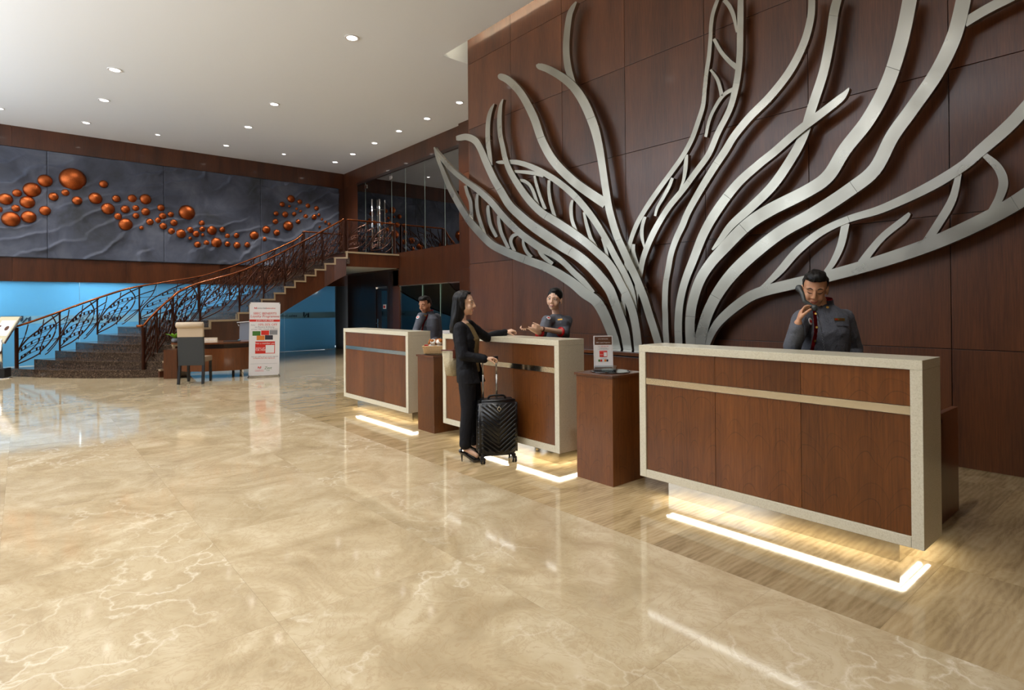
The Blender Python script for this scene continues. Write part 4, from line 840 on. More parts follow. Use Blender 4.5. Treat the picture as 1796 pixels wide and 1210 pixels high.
bt('Enjoy', 19, 46, 286, 'grey_print'); bt('10%-35% OFF', 32, 224, 282, 'red_print', 1.05); bt('on Rooms & Dining', 24, 188, 312, 'grey_print'); bt('across 100+ Hotels Globally!', 22, 190, 340, 'grey_print', 1.02)
for x0, y0, c in ((40, 364, 'green_print'), (146, 356, 'red_print'), (250, 352, 'grey_print'), (92, 420, 'orange_print'), (194, 416, 'dark_print')): bpch('card_picture', x0, y0, x0 + 98, y0 + 58, c, -0.0036 - (0.0006 if y0 > 400 else 0))
bpch('red_block', 76, 496, 320, 650, 'red_print'); bt('Not a member yet?', 25, 198, 520, 'white_print', 1.0, sh=0.12); bt('SIGN UP', 24, 138, 582, 'white_print', 1.0); bt('FOR FREE', 26, 138, 606, 'white_print', 1.0); bpch('white_square', 204, 542, 312, 642, 'white_print', -0.0046)
bt('Ask our staff to get an instant upgrade', 17, 196, 688, 'grey_print', 1.0); bt('to Express Plus after signing up', 17, 186, 708, 'red_print', 1.0); bpch('thin_rule', 22, 778, 350, 780, 'grey_print')
bmark([[(112, 815), (122, 815), (122, 836), (112, 844)], [(122, 815), (132, 820), (142, 840), (134, 846)], [(142, 812), (152, 812), (152, 834), (142, 842)]], 'red_print'); bt('SWISS-BELHOTEL\nINTERNATIONAL', 11, 132, 868, 'red_print'); bt('Zest', 40, 238, 836, 'green_print', 1.0, sh=0.2); bt('hotels', 14, 238, 866, 'green_print')

# ------------------------------------------------------------------ curved consultation desk, chairs, things on it
cdk = empty('consultation_desk', (-14.2, 3.2, 0), label='round-fronted dark wood desk by the foot of the stairs', cat='desk'); o0 = Vector((-14.2, 3.2, 0))
Ld, Rd = Vector((-14.90, 2.55, 0)), Vector((-13.95, 4.02, 0)); ax = (Rd - Ld).normalized(); ay = Vector((-ax.y, ax.x, 0))   # ay points away from the viewer
if ay.dot(fw) < 0: ay = -ay
def dq(a, b, z): return Ld + ax * a + ay * b + V(0, 0, z) - o0
wd = (Rd - Ld).length
outl = lambda z0, e: [dq(a, b, z0) for a, b in [(0.12 - e, 0.55 + e), (0.12 - e, -0.05 - e), (0.4, -0.22 - e), (0.8, -0.30 - e), (1.2, -0.24 - e), (1.5, -0.08 - e), (1.68 + e, 0.18), (1.68 + e, 0.55 + e)]]
bm = bmesh.new(); prism(bm, outl(0.16, 0), (0, 0, 0.50)); obj('curved_front', bm, 'cabinet_wood', cdk); bm = bmesh.new(); prism(bm, outl(0.66, -0.04), (0, 0, 0.10)); obj('neck', bm, 'dark_wood', cdk)
bm = bmesh.new(); prism(bm, outl(0.76, 0.07), (0, 0, 0.035)); obj('desktop', bm, 'cabinet_wood', cdk)
bm = bmesh.new(); prism(bm, [dq(-0.12, -0.1, 0), dq(0.16, -0.1, 0), dq(0.16, 0.6, 0), dq(-0.12, 0.6, 0)], (0, 0, 0.64)); obj('side_pedestal', bm, 'cabinet_wood', cdk)
for a, b in ((1.5, 0.05), (1.6, 0.5)):
    bm = bmesh.new(); tube(bm, [dq(a, b, 0.0), dq(a, b, 0.16)], 0.025, 12); obj('leg', bm, 'chrome', cdk)
mat('chair_dark', srgb(52, 54, 54), 0.55); mat('chair_beige', srgb(196, 174, 146), 0.6); mat('seat_brown', srgb(130, 108, 84), 0.6); mat('chair_leg', (0.012, 0.011, 0.011), 0.35); mat('silver_fabric', srgb(120, 122, 130), 0.35)
def chairmesh(loc, rz, lab, backm, headroll, H_):
    c = empty('armless_chair' if headroll else 'padded_chair', loc, rz, label=lab, cat='chair')
    w2 = 0.25
    B('seat', (-w2, -0.0, 0.44), (w2, 0.44, 0.55), 'seat_brown' if headroll else backm, c, 0.025)
    tl_ = Matrix.Translation((0, -0.02, 0.38)) @ Matrix.Rotation(math.radians(4), 4, 'X')
    B('backrest', (-w2, -0.035, 0), (w2, 0.035, H_ - 0.38 - (0.27 if headroll else 0)), backm, c, 0.012, mtx=tl_)
    if headroll:
        B('upper_back', (-w2, -0.036, H_ - 0.65), (w2, 0.036, H_ - 0.40), 'chair_beige', c, 0.015, mtx=tl_)
        bm = bmesh.new(); tube(bm, [(-w2 - .01, -0.03, H_ - 0.40), (-w2, -0.03, H_ - .40), (w2, -0.03, H_ - 0.40), (w2 + .01, -0.03, H_ - .40)], [0.045, 0.062, 0.062, 0.045], 14); bmesh.ops.transform(bm, matrix=tl_ , verts=bm.verts); obj('head_roll', bm, 'chair_beige', c, True)
    for sx in (-1, 1):
        bm = bmesh.new(); prism(bm, [(sx * .225 - .022, -0.04, 0.46), (sx * .225 + .022, -0.04, 0.46), (sx * .225 + .022, 0.02, 0.46), (sx * .225 - .022, 0.02, 0.46)], (sx * 0.01, -0.07, -0.46)); obj('leg', bm, 'chair_leg', c)
        bm = bmesh.new(); prism(bm, [(sx * .22 - .022, 0.37, 0.45), (sx * .22 + .022, 0.37, 0.45), (sx * .22 + .022, 0.42, 0.45), (sx * .22 - .022, 0.42, 0.45)], (0, 0.015, -0.45)); obj('leg', bm, 'chair_leg', c)
    if not headroll:
        bm = bmesh.new(); tube(bm, [V(-w2, 0, H_ - .1), V(-w2 - .04, 0, H_ - .02), V(0, 0, H_), V(w2 + .04, 0, H_ - .02), V(w2, 0, H_ - .1)], 0.015, 6); obj('chrome_crest', bm, 'chrome', c)
    return c
g1, g2 = on(316, 674, 2, 0), on(353, 673, 2, 0); gm = (g1 + g2) / 2; ga = math.atan2((g2 - g1).y, (g2 - g1).x)
chairmesh(gm + V(0, 0, 0) + Vector((-math.sin(ga), math.cos(ga), 0)) * 0.08, ga, 'tall dark chair with a beige head roll, seen from behind at the curved desk', 'chair_dark', True, 1.24)
bcx = o0 + dq(1.35, 1.05, 0); chairmesh(bcx, ga + math.pi - 0.1, 'silver padded chair with a chrome crest behind the curved desk', 'silver_fabric', False, 1.22)
pl = empty('potted_plant', o0 + dq(0.07, 0.02, 0.795), label='small bright green plant in a glass bowl on the curved desk', cat='plant')
mat('leaf_green', srgb(140, 196, 50), 0.45)
bm = bmesh.new(); lathe(bm, [(0.03, 0), (0.065, 0.02), (0.07, 0.06), (0.055, 0.095)], 20); obj('glass_bowl', bm, 'silver_fabric', pl, True)
for i in range(11):
    a = i * 2.4; L_ = 0.16 + 0.06 * random.random(); d = V(math.cos(a), math.sin(a), 0); bm = bmesh.new(); sd = V(-d.y, d.x, 0); vs = []
    for j in range(6):
        t = j / 5; c = V(0, 0, 0.09) + d * (L_ * t) + V(0, 0, 0.20 * t * (1 - t * 0.45)); w_ = 0.026 * math.sin(math.pi * min(1, t * 0.9 + 0.08)) + 0.002; vs.append((bm.verts.new(c - sd * w_), bm.verts.new(c + V(0, 0, -0.004)), bm.verts.new(c + sd * w_)))
    for p, q2 in zip(vs, vs[1:]): bm.faces.new((p[0], p[1], q2[1], q2[0])); bm.faces.new((p[1], p[2], q2[2], q2[1]))
    bmesh.ops.solidify(bm, geom=bm.faces[:], thickness=0.002); obj('leaf', bm, 'leaf_green', pl, True)
npl = empty('name_plate', o0 + dq(0.82, 0.0, 0.795), ga, label='small tan wooden name block with white writing on the curved desk', cat='name plate')
bm = bmesh.new(); prism(bm, [(-0.16, -0.03, 0), (-0.16, 0.05, 0), (-0.16, 0.02, 0.1), (-0.16, 0.0, 0.1)], (0.32, 0, 0)); obj('block', bm, 'chair_beige', npl)
text('lettering', 'GUEST SERVICE', 0.036, basis((0, -0.0175, 0.05), (1, 0, 0), (0, 0.287, 0.958), (0, -0.958, 0.287)), 'white_print', npl)
lp = empty('laptop', o0 + dq(1.25, 0.15, 0.795), ga, label='slim dark closed laptop lying on the curved desk', cat='laptop'); B('base', (-0.16, -0.11, 0), (0.16, 0.11, 0.01), 'black_plastic', lp, 0.003); B('lid', (-0.16, -0.11, 0.011), (0.16, 0.11, 0.018), 'black_plastic', lp, 0.003)
# directory sign on a pole at the left edge
sp_ = on(2, 664, 2, 0); sg = empty('pole_sign', sp_, math.atan2(rt.y, rt.x) + 0.25, label='framed poster tilted on a chrome pole at the left edge of the picture', cat='sign stand')
bm = bmesh.new(); lathe(bm, [(0.2, 0.0), (0.2, 0.015), (0.03, 0.03)], 28); obj('foot', bm, 'chrome', sg, True)
bm = bmesh.new(); box(bm, (-0.13, -0.13, 0.03), (0.13, 0.13, 0.24), 0.01); obj('weight_box', bm, 'black_plastic', sg)
bm = bmesh.new(); tube(bm, [(0, 0, 0.24), (0, 0, 0.9)], 0.03, 14); obj('pole', bm, 'chrome', sg, True)
mat('poster_cream', srgb(216, 204, 170), 0.5)
wv = (rt * .93 - fw * .30).normalized(); pv = Vector((-wv.y, wv.x, 0)); uv = (UP * .62 + pv * .50 - wv * .22).normalized(); rz_ = Matrix.Rotation(-(math.atan2(rt.y, rt.x) + 0.25), 3, 'Z')
bt2 = basis((0.05, 0, 0.80), rz_ @ wv, rz_ @ pv); bt2 = Matrix((rz_ @ wv, rz_ @ (wv.cross(uv) * -1).normalized(), rz_ @ uv)).transposed().to_4x4(); bt2.translation = (0.05, 0, 0.80)
B('frame', (-0.66, -0.02, 0), (0.04, 0.02, 0.80), 'chrome', sg, 0.006, bt2); B('poster', (-0.64, -0.024, 0.02), (0.02, -0.021, 0.78), 'poster_cream', sg, mtx=bt2); B('picture', (-0.50, -0.028, 0.2), (-0.02, -0.025, 0.66), 'white_print', sg, mtx=bt2)
bm = bmesh.new(); lathe(bm, [(0.05, 0), (0.07, 0.004), (0.02, 0.006)], 10, bt2 @ basis((-0.16, -0.028, 0.42), (1, 0, 0), (0, 0, 1), (0, -1, 0))); obj('flower_print', bm, 'brown_print', sg)

# ------------------------------------------------------------------ people
def skin_mat(name, c):
    m = mat(name, c, 0.42, spec=0.4, sss=0.12); t = NT(m); a = t.noise(t.coords(), 14, 4, 0.6)
    t.l(t.ramp(a, [(0.35, tuple(x * 0.93 for x in c)), (0.65, tuple(min(1, x * 1.04) for x in c))]), t.b.inputs['Base Color'])
skin_mat('skin_tan', srgb(208, 154, 120)); skin_mat('skin_light', srgb(232, 190, 162)); skin_mat('skin_brown', srgb(198, 140, 106))
def hairm():
    m = mat('black_hair', (0.006, 0.005, 0.005), 0.42, spec=0.3); t = NT(m); v = t.coords((1, 1, 0.12)); a = t.noise(v, 130, 3, 0.6); t.bump(a, 0.5, 0.006)
    t.l(t.ramp(a, [(0.3, (0.004, 0.004, 0.004)), (0.75, (0.012, 0.010, 0.009))]), t.b.inputs['Base Color'])
hairm()
fabric('uniform_grey', srgb(98, 100, 108), 260); fabric('suit_black', srgb(20, 21, 27), 260, 0.7); fabric('khaki_top', srgb(118, 100, 66), 300, 0.7); fabric('canvas_cream', srgb(206, 192, 160), 300)
mat('lip_red', srgb(186, 52, 56), 0.35); mat('lip_natural', srgb(168, 94, 82), 0.4); mat('teeth', (0.85, 0.84, 0.8), 0.25); mat('eye_white', (0.75, 0.73, 0.7), 0.2)
mat('silk_red', srgb(196, 18, 26), 0.4); mat('gold', srgb(214, 168, 84), 0.3, 0.9); mat('patent_black', (0.008, 0.008, 0.009), 0.1, coat=1.0); mat('leather_brown', srgb(96, 42, 26), 0.4)
def ortho(f, u):
    f = Vector(f).normalized(); r = f.cross(Vector(u)).normalized(); return Matrix((r, f, r.cross(f))).transposed()   # columns right, forward, up
def head_prims(c, R, s=1.0, fem=False):
    T = lambda x, y, z: c + R @ (Vector((x, y, z)) * s); E = lambda p, r: ('e', T(*p), Vector(r) * s, R); C = lambda a, b, r0, r1: ('c', T(*a), T(*b), r0 * s, r1 * s)
    j = 0.9 if fem else 1.0
    return [E((0, -.012, .035), (.074, .094, .085)), E((0, .018, -.012), (.066 * j ** .5, .070, .088)), E((0, .026, -.062), (.052 * j, .052, .045)), E((0, .062, -.090), (.021 * j, .018, .017)),
            E((.034, .056, -.030), (.027, .026, .032)), E((-.034, .056, -.030), (.027, .026, .032)), C((0, .084, .022), (0, .103, -.020), .008, .0115), E((.0125, .092, -.027), (.0095, .010, .008)), E((-.0125, .092, -.027), (.0095, .010, .008)),
            C((-.045, .064, .030), (0, .080, .029), .012, .0125), C((.045, .064, .030), (0, .080, .029), .012, .0125), E((0, .080, -.055), (.024, .012, .010)), E((0, .076, -.067), (.019, .011, .008)),
            E((.030, .068, .008), (.0155, .012, .0115)), E((-.030, .068, .008), (.0155, .012, .0115)), E((.077, -.008, -.005), (.010, .019, .031)), E((-.077, -.008, -.005), (.010, .019, .031)), E((.077, -.004, -.030), (.007, .010, .012)), E((-.077, -.004, -.030), (.007, .010, .012))]
def hand_prims(w, d, n, side, curl=(0.3, 0.35, 0.4, 0.5), s=1.0, thumb=0.4, spread=0.0):
    """w wrist, d towards the fingers, n the way the palm faces, side the way the thumb points"""
    d = Vector(d).normalized(); n = Vector(n); n = (n - d * n.dot(d)).normalized(); t = d.cross(n); t = t if t.dot(Vector(side)) > 0 else -t
    out = [('l', [(w - d * .01 * s, t * .023 * s, n * .018 * s), (w + d * .02 * s, t * .030 * s, n * .017 * s), (w + d * .06 * s, t * .040 * s, n * .015 * s), (w + d * .09 * s, t * .039 * s, n * .012 * s)])]
    for k in range(4):
        b = w + d * (.086, .090, .087, .080)[k] * s + t * (.030 - .0195 * k) * s; L = (.070, .078, .072, .057)[k] * s; ang = curl[k]; cur = (d + t * spread * (1.5 - k)).normalized(); a = ang * 0.6
        for f_, r0, r1 in ((.45, .0090, .0083), (.30, .0083, .0076), (.25, .0076, .0066)):
            dr = cur * math.cos(a) + n * math.sin(a); e = b + dr * L * f_; out.append(('c', b, e, r0 * s, r1 * s)); b = e; a += ang
    b = w + d * .028 * s + t * .030 * s; dr = (d * .72 + t * (.62 - thumb * .35) + n * (.2 + thumb * .5)).normalized(); e = b + dr * .038 * s; out.append(('c', b, e, .0135 * s, .0105 * s))
    dr2 = (dr * .8 + d * .35 + n * thumb * .5).normalized(); e2 = e + dr2 * .030 * s; out.append(('c', e, e2, .0102 * s, .0088 * s)); e3 = e2 + (dr2 + n * thumb * .4).normalized() * .022 * s; out.append(('c', e2, e3, .0088 * s, .0072 * s))
    return out
def torso_loft(J, prof):
    """prof: (t along pelvis->neck, half width, half depth, forward shift)"""
    return ('l', [(J['pelvis'].lerp(J['neck'], t) + J['F'] * sh, J['R'] * a, J['F'] * b) for t, a, b, sh in prof])
def body_prims(J, s, fem, hr=None, hl=None):
    p = [torso_loft(J, [(-.12, .10 * s, .085 * s, 0), (0, .155 * s, .105 * s, 0), (.3, .125 * s, .09 * s, .01), (.65, .15 * s, .105 * s, .015), (.85, .14 * s, .095 * s, 0), (.97, .07 * s, .06 * s, 0)])]
    for S_ in ('r', 'l'):
        p += [('c', J['sh_' + S_], J['el_' + S_], .047 * s, .038 * s), ('c', J['el_' + S_], J['wr_' + S_], .037 * s, .0255 * s), ('c', J['neck'] - UP * .05, J['sh_' + S_], .045 * s, .045 * s)]
        p += [('c', J['hip_' + S_], J['kn_' + S_], .080 * s, .055 * s), ('c', J['kn_' + S_], J['an_' + S_], .054 * s, .034 * s), ('c', J['an_' + S_] - UP * .02, J['toe_' + S_], .032 * s, .026 * s)]
    p += [('c', J['neck'] - UP * .04, J['headc'] + J['HR'] @ V(0, -.02, -.05), (.046 if fem else .056) * s, (.044 if fem else .053) * s)]
    return p
class Face:
    def __init__(s, body, J, sc):
        me = body.data; s.bvh = BVHTree.FromPolygons([v.co.copy() for v in me.vertices], [tuple(p.vertices) for p in me.polygons]); s.J = J; s.sc = sc; s.b = body
    def hit(s, u, v, off=0.0):
        c, R = s.J['headc'], s.J['HR']; o = c + R @ V(u * s.sc, .25, v * s.sc); q = s.bvh.ray_cast(o, R @ V(0, -1, 0))
        p = q[0] if q[0] else c + R @ V(u * s.sc, .06, v * s.sc); return p + (R @ V(0, off, 0))
    def strip(s, nm, pts, rs, m, par, off=0.0, flat=0.5):
        bm = bmesh.new(); q = spline([(u, v, r) for (u, v), r in zip(pts, rs)], 4); tube(bm, [s.hit(u, v, off) for u, v, r in q], [r * s.sc for u, v, r in q], 8, hint=s.J['HR'] @ V(0, 1, 0) if False else UP, flat=1.0)
        return obj(nm, bm, m, par, True)
    def blob(s, nm, u, v, r, m, par, off=0.0):
        bm = bmesh.new(); R = s.J['HR']; bmesh.ops.create_uvsphere(bm, u_segments=14, v_segments=10, radius=1, matrix=Matrix.Translation(s.hit(u, v, off)) @ R.to_4x4() @ Matrix.Diagonal((*(Vector(r) * s.sc), 1))); return obj(nm, bm, m, par, True)
def stand(J, w0, s, root, gap=0.1, heel=0.0, toe=None):
    """legs under the pelvis for someone standing"""
    for S_, sg in (('r', 1), ('l', -1)):
        h = J['pelvis'] + J['R'] * sg * .085 * s; a = root + J['R'] * sg * gap; a = V(a.x, a.y, 0.085 + heel); J['hip_' + S_] = h; J['kn_' + S_] = h.lerp(a, .5) + J['F'] * .02; J['an_' + S_] = a; J['toe_' + S_] = V(a.x, a.y, 0.03) + J['F'] * .15
def make_person(label, J, s, skin, fem, hands, voxel=0.005):
    root = J['root']; o = empty('person', root, label=label, cat='person')
    K = {k: (v - root if isinstance(v, Vector) and k not in ('F', 'R') else v) for k, v in J.items()}
    pr = body_prims(K, s, fem) + head_prims(K['headc'], K['HR'], K['hs'], fem)
    for S_, h in hands.items(): pr += hand_prims(K['wr_' + S_], *h[:3], **h[3])
    b = union('body', pr, skin, o, voxel, 3); return o, K, b
def sleeve(K, S_, r0, r1, r2, end=1.0):
    out = [('c', K['sh_' + S_], K['el_' + S_], r0, r1)]
    if end > 0: out.append(('c', K['el_' + S_], K['el_' + S_].lerp(K['wr_' + S_], end), r1, r2))
    return out
def yoke(K, r): return [('c', K['neck'] - UP * .065, K['sh_r'], r * .82, r), ('c', K['neck'] - UP * .065, K['sh_l'], r * .82, r)]
def collar(o, K, s, m_out, m_in, h=0.03, r=0.068):
    c = K['neck'] + UP * .005
    for nm, rr, z0, z1, m in (('collar', r, -.03, h, m_out), ('collar_lining', r - .004, -.02, h + .008, m_in)):
        bm = bmesh.new(); rings = []
        for z, k in ((z0, 1.12), (z1, 0.97)):
            rings.append([bm.verts.new(c + K['R'] * (rr * s * k * math.sin(a)) + K['F'] * (rr * s * k * math.cos(a)) + UP * (z - .012 * math.cos(a))) for a in [math.radians(14 + 332 * i / 27) for i in range(28)]])
        for i in range(27): bm.faces.new((rings[0][i], rings[0][i + 1], rings[1][i + 1], rings[1][i]))
        bmesh.ops.solidify(bm, geom=bm.faces[:], thickness=0.003); obj(nm, bm, m, o, True)
def surf_bvh(o): me = o.data; return BVHTree.FromPolygons([v.co.copy() for v in me.vertices], [tuple(p.vertices) for p in me.polygons])
def project(bvh, p, d): q = bvh.ray_cast(p - d * .3, d); return (q[0], q[1]) if q[0] else (p, -d)
def patch_on(o, bvh, nm, c, d, L_, W_, m, par, ux, rnd=False, th=0.003):
    """a thin disc or plate lying on a garment"""
    p, n = project(bvh, c, d); n = n if n.dot(d) < 0 else -n; x = (ux - n * ux.dot(n)).normalized(); y = n.cross(x); bm = bmesh.new()
    if rnd: lathe(bm, [(L_, 0), (L_, th), (L_ * .9, th + .001)], 24, basis(p, x, y, n))
    else: box(bm, (-L_, -W_, 0), (L_, W_, th), mtx=basis(p, x, y, n))
    obj(nm, bm, m, par); return basis(p + n * (th + .0014), x, y, n)
def placket(par, bvh, pts, d, wd, m, F_, off=0.004):
    bm = bmesh.new(); vs = []
    for p, q in zip(pts, pts[1:] + [pts[-1] + (pts[-1] - pts[-2])]):
        h, n = project(bvh, p, d); t = (q - p).normalized(); x = t.cross(d).normalized(); vs.append((bm.verts.new(h - d * off - x * wd), bm.verts.new(h - d * off + x * wd)))
    for a, b in zip(vs, vs[1:]): bm.faces.new((a[0], a[1], b[1], b[0]))
    bmesh.ops.solidify(bm, geom=bm.faces[:], thickness=0.003); obj('placket', bm, m, par, True)
def mens_hair(o, K, back=0.0):
    c, R, s = K['headc'], K['HR'], K['hs']; T = lambda x, y, z: c + R @ (V(x, y, z) * s); Rt = R.transposed()
    def dsp(co):
        l = Rt @ (co - c) / s; return 0.006 * noise.noise(Vector((l.x * 60, l.y * 14, l.z * 40))) + (0.008 * abs(noise.noise(Vector((l.x * 30, l.y * 10, 5)))) if l.z > .07 else 0)
    def keep(co):
        l = Rt @ (co - c) / s
        if l.z < -.045: return False
        if l.y > .02 and l.z < .082 - .25 * max(0, abs(l.x) - .045): return False
        if l.y > -.035 and l.z < .012 and abs(l.x) > .04: return False
        return True
    union('hair', [('e', T(0, -.018, .045), V(.081, .097, .086) * s, R), ('e', T(.0, .032, .098), V(.062, .054, .040) * s, R), ('e', T(0, -.05, .0), V(.074, .062, .065) * s, R)], 'black_hair', o, 0.005, 3, keep, 0.006, disp=dsp)
def brows_eyes(f, o, closed, fem, lipm='lip_natural', smile=0.004, teeth=False):
    for sg in (-1, 1):
        f.strip('eyebrow', [(sg * .014, .030), (sg * .030, .036), (sg * .048, .029)], [.0024, .0036 if not fem else .0026, .0014], 'black_hair', o, .000)
        if not closed:
            f.blob('eye', sg * .030, .010, (.0125, .005, .0058), 'eye_white', o, -.0005); f.blob('iris', sg * .030, .0100, (.0052, .003, .0054), 'black_plastic', o, .0030)
        f.strip('eyelashes', [(sg * .016, .008 if not closed else .004), (sg * .030, .0165 if not closed else .001), (sg * .045, .011 if not closed else .006)], [.0014, .0026, .0016], 'black_hair', o, .0015)
    f.strip('lips', [(-.025, -.054 + smile), (-.010, -.0575), (.010, -.0575), (.025, -.054 + smile)], [.0012, .0028, .0028, .0012], lipm, o, .0005)
    f.strip('lips', [(-.023, -.056 + smile), (-.010, -.0655 - (.002 if teeth else 0)), (.010, -.0655 - (.002 if teeth else 0)), (.023, -.056 + smile)], [.0012, .0032, .0032, .0012], lipm, o, .0005)
    if teeth: f.strip('teeth', [(-.019, -.057 + smile * .6), (-.008, -.0625), (.008, -.0625), (.019, -.057 + smile * .6)], [.0015, .0036, .0036, .0015], 'teeth', o, .0005)

def staff_jacket(o, K, s, fem=False, ends=(1.0, 1.0), m='uniform_grey', vox=.006):
    fold = lambda co: 0.004 * noise.noise(co * 11) + 0.0025 * noise.noise(co * 26)
    return union('jacket', [torso_loft(K, [(-.28, .185 * s, .135 * s, 0), (0, .175 * s, .130 * s, 0), (.3, (.145 if fem else .155) * s, .118 * s, .01), (.62, .172 * s, .128 * s, .015), (.84, .16 * s, .110 * s, 0), (.95, .10 * s, .08 * s, 0), (1.0, .062 * s, .062 * s, 0)])] + yoke(K, .062 * s)
                 + sleeve(K, 'r', .066 * s, .056 * s, .044 * s, ends[0]) + sleeve(K, 'l', .066 * s, .056 * s, .044 * s, ends[1]), m, o, vox, 5, disp=fold)
def trousers(o, K, s, m, hem=0.93, rr=(.105, .078, .062)):
    return union('trousers', [('l', [(K['pelvis'] - UP * .08, K['R'] * .15 * s, K['F'] * .11 * s), (K['pelvis'] + UP * .06, K['R'] * .15 * s, K['F'] * .11 * s)])] + sum([[('c', K['hip_' + S_], K['kn_' + S_], rr[0] * s, rr[1] * s), ('c', K['kn_' + S_], K['kn_' + S_].lerp(K['an_' + S_], hem), rr[1] * s, rr[2] * s)] for S_ in 'rl'], []), m, o, .008, 4, disp=lambda co: .004 * noise.noise(co * 9))
def shoes(o, K, m='patent_black'):
    for S_ in 'rl': union('shoe', [('c', V(K['an_' + S_].x, K['an_' + S_].y, .045) - K['F'] * .03, V(K['toe_' + S_].x, K['toe_' + S_].y, .04), .042, .038)], m, o, .006, 3, keep=lambda c: True)

# ---- receptionist on the phone, right desk
w = 4.42; Fv = (-fw * .93 - rt * .34).normalized(); Rv = Fv.cross(UP)
J = dict(F=Fv, R=Rv, root=V(*P(1444, 600, w).xy, 0), pelvis=V(*P(1446, 640, w).xy, 0.98), neck=P(1443, 533, w), headc=P(1429, 507, 4.36), hs=1.10,
         HR=ortho(-fw * .80 - rt * .42 - UP * .40, UP * 1.0 + rt * .10), sh_r=P(1407, 558, 4.40), sh_l=P(1481, 558, 4.50), el_r=P(1389, 608, 4.22), wr_r=P(1400, 566, 4.13), el_l=P(1499, 614, 4.55), wr_l=P(1496, 668, 4.35))
stand(J, w, 1.05, J['root'])
hx = rt
m1, K, body = make_person('man in a grey jacket with red placket, talking on a phone behind the nearest desk', J, 1.05, 'skin_tan', False,
    {'r': (P(1408, 536, 4.16) - J['wr_r'], -fw * .2 + rt * .9 + UP * .1, -fw * .8 + rt * .3, dict(curl=(.55, .85, .95, 1.0), s=1.02, thumb=.5)), 'l': (V(0, 0, -1) + Fv * .3, Rv, Fv, dict())}, .0045)
f = Face(body, K, K['hs']); brows_eyes(f, m1, True, False, smile=.006)
mens_hair(m1, K); jk = staff_jacket(m1, K, 1.08, ends=(.80, .95)); trousers(m1, K, 1.05, 'suit_black'); shoes(m1, K); collar(m1, K, 1.0, 'uniform_grey', 'silk_red', r=.072)
bv = surf_bvh(jk); vd = -Fv; rp = J['root']
pl_ = [P(1440 - 10 * t, 543 + 95 * t, w - .14) - rp for t in [i / 12 for i in range(13)]]; placket(m1, bv, pl_, fw.copy(), .021, 'silk_red', Fv)
for t in (1, 4, 7, 10): patch_on(m1, bv, 'gold_motif', pl_[t] - fw * .012, fw, .009, .005, 'gold', m1, rt, True, .008)
mt = patch_on(m1, bv, 'round_badge', P(1410, 563, w) - rp, fw, .027, 0, 'white_print', m1, rt, True); B('badge_print', (-.018, -.010, 0), (.018, .010, .001), 'red_print', m1, mtx=mt)
mt = patch_on(m1, bv, 'name_tag', P(1455, 559.5, w) - rp, fw, .040, .0095, 'gold', m1, rt); text('lettering', 'JOHAN', .014, mt @ Matrix.Translation((.008, 0, 0)), 'brown_print', m1) if False else B('tag_print', (-.004, -.002, 0), (.03, .002, .0006), 'brown_print', m1, mtx=mt)
B('tag_logo', (-.032, -.005, 0), (-.018, .005, .0006), 'red_print', m1, mtx=mt)
patch_on(m1, bv, 'pocket', P(1459, 569, w) - rp, fw, .048, .006, 'uniform_grey', m1, rt)
patch_on(m1, bv, 'collar_pin', P(1441, 539, w) - rp, fw, .010, 0, 'gold', m1, rt, True)
ph = empty('telephone_handset', P(1410, 520, 4.17), label='dark desk phone handset held to the ear of the man at the nearest desk', cat='phone'); po = P(1410, 520, 4.17)
a_, b_, c_ = P(1402.5, 506, 4.24) - po, P(1410.5, 528, 4.16) - po, P(1428.5, 541, 4.12) - po
union('handset', [('c', a_, a_.lerp(b_, .5) - fw * .01, .020, .015), ('c', a_.lerp(b_, .5) - fw * .01, b_, .015, .014), ('c', b_, c_, .014, .020), ('e', a_ + fw * .01, V(.025, .025, .028)), ('e', c_ + UP * .004, V(.024, .024, .024))], 'phone_grey' if 'phone_grey' in MATS else 'uniform_grey', ph, .004, 3)
p0, p1, p2 = P(1430.5, 541, 4.12), P(1440, 575, 4.14), P(1450, 640, 4.22); bm = bmesh.new(); cl_ = spline([tuple(p0), tuple(p1), tuple(p2)], 60); pts = []
for i, p in enumerate(cl_): a = i * 1.7; pts.append(Vector(p) + rt * .005 * math.cos(a) + fw * .005 * math.sin(a) - po)
tube(bm, pts, .0022, 5); obj('coiled_cord', bm, 'silver_fabric', ph, True)

# ---- receptionist woman, middle desk
w = 6.55; Fv = (-fw * .80 - rt * .60).normalized(); Rv = Fv.cross(UP)
J = dict(F=Fv, R=Rv, root=V(*P(978, 600, w + .05).xy, 0), pelvis=V(*P(981, 640, w + .08).xy, 0.98), neck=P(976, 551, w), headc=P(972.5, 525.5, w - .03), hs=1.06,
         HR=ortho(-fw * .92 - rt * .36 - UP * .06, UP + rt * .12), sh_r=P(959, 562, w - .12), sh_l=P(995, 562, w + .10), el_r=P(951, 586, w - .28), wr_r=P(932, 577, w - .46), el_l=P(989, 583, w - .12), wr_l=P(948, 576.5, w - .36))
stand(J, w, .95, J['root'], .08)
wm, K, body = make_person('smiling woman in grey uniform with hair in a bun behind the middle desk', J, .92, 'skin_light', True,
    {'r': (P(920, 572, w - .50) - J['wr_r'], fw * .3 - UP * .6 + rt * .3, -rt * .2 + UP, dict(curl=(.6, .9, 1.1, 1.2), s=.88, thumb=.6)), 'l': (P(934, 573, w - .45) - J['wr_l'], fw * .6 - rt * .3, UP, dict(curl=(.9, 1.1, 1.2, 1.2), s=.86, thumb=.7))}, .005)
f = Face(body, K, K['hs']); brows_eyes(f, wm, False, True, 'lip_red', .008, True)
c, R, s_ = K['headc'], K['HR'], K['hs']; T = lambda x, y, z: c + R @ (V(x, y, z) * s_); Rt = R.transposed()
